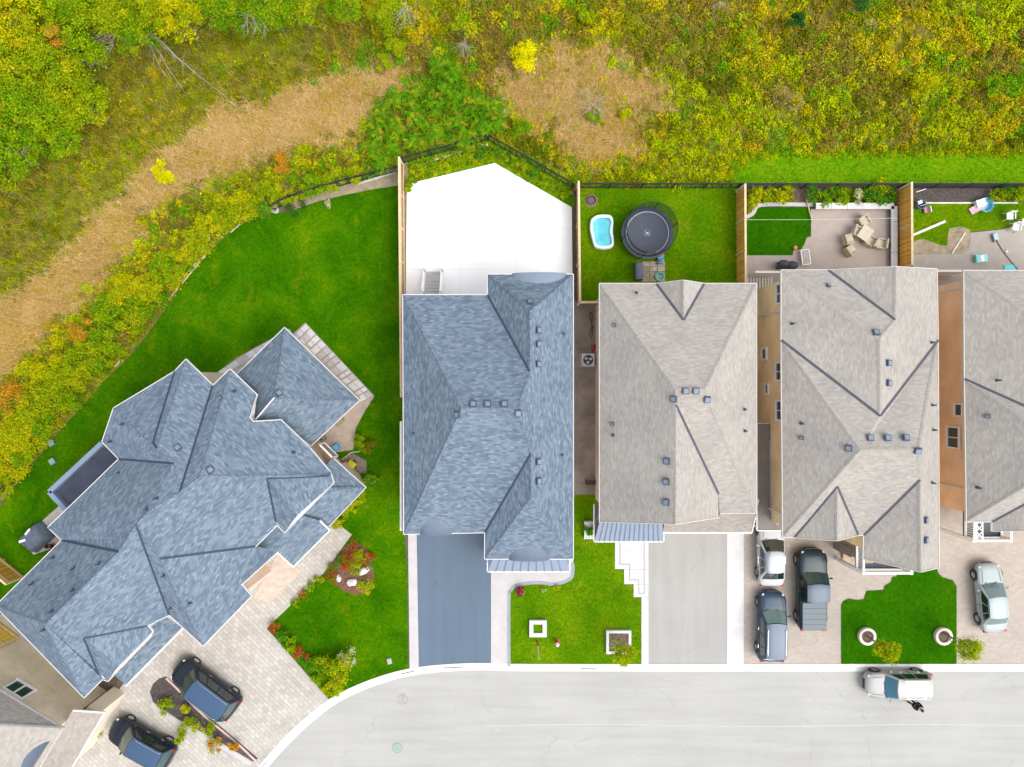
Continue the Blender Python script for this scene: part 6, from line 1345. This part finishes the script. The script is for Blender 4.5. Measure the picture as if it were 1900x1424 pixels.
LBL = ['broad yellow tree at the top left corner', 'green tree right of the corner yellow tree', 'yellow-green tree on the left edge below the corner tree', 'yellow-green tree right of the small orange tree', 'small green tree by the bare leaning branches', 'broad green tree above the lower left meadow', 'green tree on the left edge with bare twigs', 'yellow-green tree in front of the bare leaning branches', 'yellow-green tree on the top edge left of the bright yellow one', 'low green tree among pale bare branches', 'bright yellow tree on the top edge', 'yellow-green tree behind the bright yellow tree', 'green tree right of the bright yellow tree', 'green tree with pale bare fork on the top edge', 'low yellow-green tree at the right end of the grove', 'low yellow-green tree at the grove edge by the weeds', 'low green tree at the lower edge of the grove', 'small orange leaved tree in the left grove', 'small orange leaved tree on the left edge', 'yellow-green shrub tree lowest on the left edge', 'yellow-green tree cut by the top edge', 'thin yellow-green sapling on the top edge above the sumac', 'thin green sapling on the top edge left of the sumac', 'slender yellow-green sapling above the sumac thicket']
for i, (a, b, rr, tp, kd) in enumerate(TREES): plant('tree', LBL[i], 'tree', a, b, rr, tp, kd, 100+i, size=.135, group='trees of the left grove')
SINGLE = [('tree', 'lone bright yellow tree in the middle of the meadow', 972, 103, 25, 3.0, 'yy', 36), ('shrub', 'bright yellow bush beside the straw band', 303, 318, 19, 1.6, 'yy', 22), ('shrub', 'round lime bush right of the middle on the meadow', 1386, 82, 20, 1.8, 'yg', 24), ('shrub', 'small lime bush on the upper meadow', 1086, 25, 15, 1.4, 'yg', 18), ('conifer', 'small dark conifer on the upper right meadow', 1474, 40, 17, 2, 'd', 17), ('conifer', 'dark conifer cut by the top edge on the right', 1594, 8, 18, 2, 'd', 18), ('shrub', 'yellow bush on the right meadow', 1716, 165, 26, 1.3, 'y', 24), ('shrub', 'dark green bush on the right meadow strip', 1835, 165, 18, 1.2, 'g', 18), ('shrub', 'green bush at the iron fence peak', 965, 240, 22, 1.2, 'g', 20), ('shrub', 'yellow weed clump inside the dry patch', 1158, 212, 12, .8, 'y', 9), ('shrub', 'green weed clump inside the dry patch', 1105, 218, 18, .8, 'g', 10), ('shrub', 'pale lime sapling on the meadow above the sumac', 712, 118, 14, 1.4, 'yg', 16), ('shrub', 'lime bush in the meadow above the dry patch', 735, 85, 18, 1.4, 'yg', 18)]
for i, (nm, lb, a, b, rr, tp, kd, ry) in enumerate(SINGLE): plant(nm, lb, nm if nm != 'conifer' else 'conifer', a, b, rr, tp, kd, 300+i, size=.11 if nm != 'conifer' else .09, ry=ry, leafn=int(900+rr*70))
# sumac: shrubs of drooping compound fronds
def sumac(label, px, py, rpx, top, seed):
    r = np.random.default_rng(seed); p = W(px, py, top*.8); t = thing('sumac_shrub', label, 'shrub', (p.x, p.y, 0), 'sumac thicket'); rad = rpx*(H-top)/F
    P = []; C = []; mb = MB(); mb.path([(p.x, p.y, 0), (p.x, p.y, top*.8)], .035, 5, .02)
    nf = int(34+rad*rad*26)
    for f_ in range(nf):
        a = r.uniform(0, 6.28); q = r.uniform(.0, .8)*rad; b0 = np.array([p.x+math.cos(a*1.7+f_)*q, p.y+math.sin(a*1.7+f_)*q, top*r.uniform(.6, 1.0)]); ln = r.uniform(.28, .5); d = np.array([math.cos(a), math.sin(a), 0]); s = np.array([-d[1], d[0], 0]); hue = r.random()
        cb = np.array((.085, .25, .006) if hue < .5 else (.16, .33, .008) if hue < .82 else (.3, .33, .01) if hue < .93 else (.42, .26, .03))*r.uniform(.75, 1.3)
        for k in range(8):
            u = (k+1)/8; c0 = b0+d*ln*u; c0[2] -= .25*u*u
            for sd in (-1, 1):
                tip = c0+s*sd*.12*(1-.5*u)+d*.045; w2 = d*.028
                P.append([c0-w2, (c0+tip)/2+w2*.9, tip, (c0+tip)/2-w2*.9]); C.append(cb*r.uniform(.85, 1.15))
    npmesh('crown', np.array(P), 4, np.array(C), leaf, t); mb.build('trunk', bark, t)
SU = [(705, 205), (735, 185), (765, 175), (700, 245), (735, 235), (770, 220), (805, 195), (815, 120), (840, 135), (825, 165), (850, 185), (880, 190), (915, 200), (845, 225), (805, 245), (765, 265), (725, 275), (890, 235), (925, 230), (690, 275), (860, 255), (705, 300)]
for i, (a, b) in enumerate(SU): sumac('sumac shrub in the thicket behind the white patio, %s counted from its left side' % ORD[sorted(range(len(SU)), key=lambda q: SU[q]).index(i)], a, b, 24, 1.3+.3*((i*7) % 3), 500+i)
# border shrubs along the corner lawn
BS = [(690, 318, 18, 'b'), (655, 325, 20, 'yg'), (620, 335, 22, 'yg'), (585, 345, 22, 'g'), (550, 352, 20, 'yg'), (520, 358, 24, 'yg'), (490, 365, 28, 'yg'), (490, 390, 16, 'b'), (455, 378, 32, 'y'), (425, 402, 30, 'yg'), (392, 425, 30, 'y'), (365, 448, 24, 'yg'), (345, 478, 24, 'y'), (322, 510, 24, 'yg'), (300, 495, 24, 'g'), (278, 532, 28, 'y'), (300, 548, 22, 'g'), (262, 568, 30, 'g'), (245, 600, 26, 'yg'), (228, 535, 28, 'y'), (205, 580, 34, 'g'), (195, 630, 34, 'g'), (165, 655, 34, 'yg'), (135, 690, 38, 'yg'), (185, 672, 22, 'g'), (105, 690, 30, 'y'), (95, 735, 40, 'yg'), (60, 760, 40, 'yg'), (130, 745, 24, 'g'), (55, 810, 38, 'y'), (20, 800, 42, 'y'), (85, 795, 22, 'g'), (20, 860, 38, 'y'), (-5, 905, 28, 'yg'), (45, 850, 20, 'g'), (150, 610, 24, 'o'), (520, 300, 20, 'o'), (560, 290, 18, 'y'), (60, 690, 30, 'y'), (20, 740, 34, 'o')]
BSO = sorted(range(len(BS)), key=lambda q: -BS[q][0]+BS[q][1])
EXT = ORD+['thirty-first', 'thirty-second', 'thirty-third', 'thirty-fourth', 'thirty-fifth', 'thirty-sixth', 'thirty-seventh', 'thirty-eighth', 'thirty-ninth', 'fortieth']
for i, (a, b, rr, kd) in enumerate(BS): plant('shrub', '%s border shrub by the corner lawn, %s from its fence end' % (KN[kd], EXT[BSO.index(i)]), 'shrub', a, b, rr, .9+.5*((i*5) % 4)/3, kd, 700+i, size=.12, group='border shrubs of the corner lawn', leafn=int(500+rr*rr*1.1))
# bare trees
def bare(label, base, tips, seed, z0=1.0, r0=.05):
    r = random.Random(seed); p = W(*base, z0); t = thing('bare_tree', label, 'tree', (p.x, p.y, 0), 'bare trees'); mb = MB(); mb.path([(p.x, p.y, 0), p], r0*1.4, 6, r0)
    tw = MB()
    for (tx, ty, tz) in tips:
        q = W(tx, ty, tz); pts = [p.lerp(q, k/5)+Vector((r.uniform(-.1, .1), r.uniform(-.1, .1), r.uniform(-.08, .08)))*(k > 0) for k in range(6)]; mb.path(pts, r0*.5, 5, r0*.15)
        for k in range(2, 6):
            for _ in range(3):
                d = (q-p).normalized(); e_ = pts[k]+Vector((d.x+r.uniform(-.9, .9), d.y+r.uniform(-.9, .9), r.uniform(-.1, .5))).normalized()*r.uniform(.4, 1.1); tw.path([pts[k], pts[k].lerp(e_, .5)+Vector((r.uniform(-.06, .06), r.uniform(-.06, .06), 0)), e_], .011, 4, .006)
    mb.build('trunk', barkp, t); tw.build('twigs', barkp, t)['kind'] = 'stuff'
bare('fallen bare tree with long pale branches reaching into the weeds', (262, 50), [(345, 175, .9), (360, 130, 1.2), (318, 100, 1.5), (435, 195, .8), (355, 62, 1.6), (300, 128, 1.2)], 1, 2.2, .06)
bare('bare grey tree with drooping twigs in the left grove', (215, 62), [(140, 75, 2.4), (165, 100, 2.0), (190, 105, 1.8), (205, 95, 2.0), (130, 95, 2.2)], 2, 2.6, .05)
bare('pale bare fork tree on the top edge', (468, 15), [(455, 48, 3.6), (475, 50, 3.6), (490, 48, 3.4), (462, 30, 4.0)], 3, 3.2, .05)
bare('bare twigs in the green tree on the left edge', (2, 268), [(38, 285, 3.2), (40, 300, 3.0), (20, 275, 3.4), (30, 308, 2.8)], 4, 3.0, .04)
bare('thin bare sapling near the top edge above the thicket', (750, 5), [(752, 40, 2.2), (765, 30, 2.4), (740, 28, 2.4)], 5, 2.4, .035)
bare('pale dead sapling above the sumac thicket', (862, 70), [(858, 95, 1.0), (868, 88, 1.2), (860, 82, 1.4)], 6, 1.4, .03)
bare('grey dead shrub in the dry patch', (1100, 195), [(1090, 180, .7), (1112, 185, .7), (1105, 210, .6), (1092, 205, .6), (1115, 200, .7)], 7, .5, .03)
# pale grass tufts
def tuft(label, px, py, r_, col, seed, L=.7):
    r = np.random.default_rng(seed); n = 420; a = r.uniform(0, 6.28, n); q = r.random(n)**.5*r_*.4; p = W(px, py); P = np.stack([p.x+np.cos(a)*q, p.y+np.sin(a)*q, np.full(n, .05)], 1)
    d = np.stack([np.cos(a), np.sin(a), np.zeros(n)], 1); ln = r.uniform(.3, 1.2, n); tip = P+d*(np.sin(ln)*L)[:, None]; tip[:, 2] += np.cos(ln)*L; s = np.stack([-np.sin(a), np.cos(a), np.zeros(n)], 1)*.018
    t = thing('grass_tuft', label, 'grass tuft', p, 'ornamental tufts'); npmesh('blades', np.stack([P-s, P+s, tip], 1), 3, np.array(col)[None]*r.uniform(.7, 1.25, (n, 1)), straw_m, t)
tuft('pale straw tuft on the upper meadow', 1335, 26, .5, (.5, .42, .22), 1); tuft('pinkish straw tuft on the upper right meadow', 1612, 52, .35, (.48, .36, .22), 2, .5); tuft('cream seed heads on the right meadow, upper clump', 1448, 182, .6, (.52, .46, .18), 3); tuft('cream seed heads on the right meadow, lower clump', 1470, 192, .5, (.5, .44, .16), 4)
# garden plants
def pl(nm, lb, a, b, rr, tp, kd, sd, **k): return plant(nm, lb, k.pop('cat', nm), a, b, rr, tp, kd, sd, **k)
pl('tree', 'small yellow-green tree growing from the large square planter', 1158, 1212, 23, 3.3, 'yg', 900, size=.1, leafn=1700, zc=2.6, rz=.75, clumps=34)
pl('tree', 'round yellow-green tree leaning from the left round planter', 1646, 1207, 22, 3.3, 'yg', 901, size=.1, leafn=1900, zc=2.66, rz=.75, clumps=34)
pl('tree', 'round yellow-green tree leaning from the right round planter', 1796, 1201, 23, 3.3, 'yg', 902, size=.1, leafn=1900, zc=2.66, rz=.75, clumps=34)
pl('shrub', 'tall lime shrub at the street corner of the corner lawn', 626, 1245, 26, 1.7, 'yg', 903, size=.15, ry=30, leafn=1500); pl('shrub', 'pale tipped shrub behind the lime shrub at the street corner', 645, 1218, 18, 1.3, 'w', 904, size=.1, leafn=600); pl('shrub', 'low green shrub beside the lime shrub at the street corner', 600, 1236, 18, .9, 'g', 905, size=.12, leafn=600); pl('shrub', 'lime ground cover at the kerb tip of the corner lawn', 618, 1282, 20, .6, 'yg', 906, size=.13, ry=16, leafn=700)
for i, (a, b, rr, kd, lb) in enumerate(((508, 1162, 13, 'r', 'nearest the house'), (522, 1180, 14, 'b', 'second from the house'), (539, 1198, 14, 'g', 'third from the house'), (557, 1216, 14, 'r', 'fourth from the house'), (575, 1234, 15, 'b', 'nearest the street'), (592, 1256, 14, 'g', 'at the kerb end'))): pl('shrub', 'low hedge plant along the cream driveway, '+lb, a, b, rr, .5, kd, 910+i, size=.1, leafn=420, group='hedge along the cream driveway')
for i, (a, b, rr, kd, lb) in enumerate(((548, 1120, 9, 'g', 'lowest'), (562, 1103, 9, 'r', 'second'), (577, 1088, 10, 'g', 'third'), (592, 1074, 10, 'yg', 'topmost'))): pl('shrub', 'low plant along the front walk of the corner house, %s of four' % lb, a, b, rr, .4, kd, 920+i, size=.1, leafn=240, group='plants along the front walk')
for i, (a, b, rr, kd, lb) in enumerate(((625, 1040, 15, 'b', 'green plant on the left of the flower bed'), (648, 1025, 17, 'r', 'red plant at the top of the flower bed'), (668, 1030, 14, 'yg', 'lime plant at the top right of the flower bed'), (640, 1050, 13, 'r', 'dark red plant in the middle of the flower bed'), (622, 1068, 14, 'r', 'red plant left of the small boulder'), (680, 1085, 15, 'y', 'yellow spiky plant at the bottom right of the flower bed'), (660, 1052, 12, 'yg', 'lime plant left of the longer boulder'), (684, 1040, 12, 'r', 'red plant right in the flower bed'))): pl('flowering_plant', lb, a, b, rr*1.25, .5, kd, 930+i, size=.09, leafn=430, cat='plant', group='flower bed plants')
pl('shrub', 'dark green shrub beside the beige slab', 668, 823, 17, .8, 'g', 940, size=.1, leafn=500); pl('shrub', 'red leaved shrub beside the beige slab', 686, 830, 12, .7, 'r', 941, size=.1, leafn=350); pl('shrub', 'bright green shrub at the east corner of the corner house', 688, 893, 18, .9, 'b', 942, size=.13, leafn=500)
for i, (a, b, kd) in enumerate(((672, 920, 'yg'), (655, 938, 'y'), (640, 955, 'yg'), (625, 968, 'y'))): pl('shrub', '%s foundation plant on the east side of the corner house, %s from its corner' % (KN[kd], ORD[i]), a, b, 13, .5, kd, 945+i, size=.11, leafn=260, group='foundation plants')
for i, (a, b, rr, kd, lb) in enumerate(((310, 1313, 17, 'yg', 'largest plant at the upper end of the mulch island'), (345, 1316, 8, 'y', 'small yellow plant in the mulch island'), (355, 1345, 17, 'yg', 'lime plant in the middle of the mulch island'), (388, 1355, 13, 'yg', 'bushy plant below the black van in the mulch island'), (335, 1368, 15, 'yg', 'plant hanging over the pale edging of the mulch island'), (400, 1385, 14, 'o', 'rusty plant over the pale edging'), (433, 1383, 10, 'o', 'orange flowering plant at the lower end of the mulch island'))): pl('shrub', lb, a, b, rr, .8, kd, 950+i, size=.12, leafn=340, group='mulch island plants')
pl('shrub', 'small yellow-green plant at the wall of the lower left house', 183, 1360, 8, .4, 'yg', 960, size=.08, leafn=150)
pl('flowering_plant', 'magenta flower bush at the path corner', 965, 1096, 9, .5, 'v', 961, size=.08, leafn=420, cat='plant', ry=10); pl('flowering_plant', 'yellow flowers along the path edging', 1032, 1091, 8, .35, 'y', 962, size=.07, leafn=200, cat='plant', ry=5); pl('flowering_plant', 'pale flowers beside the path edging', 1008, 1096, 7, .3, 'w', 963, size=.06, leafn=120, cat='plant', ry=4)
pl('plant', 'plant in the white lattice planter', 1093, 985, 10, .8, 'b', 964, size=.12, leafn=220)
i = 0
for a, b, rr, kd in ((775, 318, 16, 'yg'), (800, 310, 15, 'g'), (825, 303, 15, 'yg'), (850, 296, 14, 'g'), (873, 290, 14, 'yg'), (892, 282, 14, 'b'), (925, 285, 13, 'b'), (945, 297, 13, 'g'), (968, 312, 13, 'yg'), (990, 325, 13, 'b'), (1012, 337, 13, 'yg'), (1033, 350, 12, 'g'), (1050, 365, 11, 'g'), (762, 338, 10, 'g'), (757, 352, 7, 'yg')):
    pl('shrub', '%s plant between white patio and iron fence, %s from the left' % (KN[kd], ORD[sorted((775, 800, 825, 850, 873, 892, 925, 945, 968, 990, 1012, 1033, 1050, 762, 757)).index(a)]), a, b, rr, .5, kd, 970+i, size=.12, leafn=330, group='patio border plants'); i += 1
i = 0
BB = ((1392, 372, 14, 'yg'), (1405, 358, 15, 'y'), (1425, 360, 15, 'yg'), (1450, 365, 14, 'y'), (1462, 350, 10, 'yg'), (1508, 362, 15, 'b'), (1530, 368, 15, 'g'), (1545, 355, 12, 'b'), (1565, 366, 14, 'g'), (1592, 368, 14, 'w'), (1612, 360, 16, 'b'), (1632, 350, 17, 'y'), (1635, 370, 15, 'b'), (1650, 362, 13, 'b'))
for a, b, rr, kd in BB:
    pl('shrub', '%s shrub in the bed behind the beige patio, %s from the left' % (dict(KN, w='cream flowering')[kd], ORD[[q[0] for q in BB].index(a)]), a, b, rr, .8, kd, 1000+i, size=.14, leafn=300, group='shrubs behind the beige patio'); i += 1
for i, (a, b, kd) in enumerate(((1850, 362, 'yg'), (1868, 356, 'b'), (1885, 365, 'yg'), (1897, 355, 'g'))): pl('shrub', '%s shrub in the back bed at the right edge, %s from the left' % (KN[kd], ORD[i]), a, b, 13, .7, kd, 1020+i, size=.12, leafn=300, group='shrubs at the right edge bed')
pl('shrub', 'purple dark low shrub at the top of the corner lawn', 547, 384, 20, .35, 'd', 1030, size=.1, leafn=300); pl('flowering_plant', 'white flowering plant at the top of the corner lawn', 610, 378, 9, .4, 'w', 1031, size=.09, leafn=150, cat='plant')
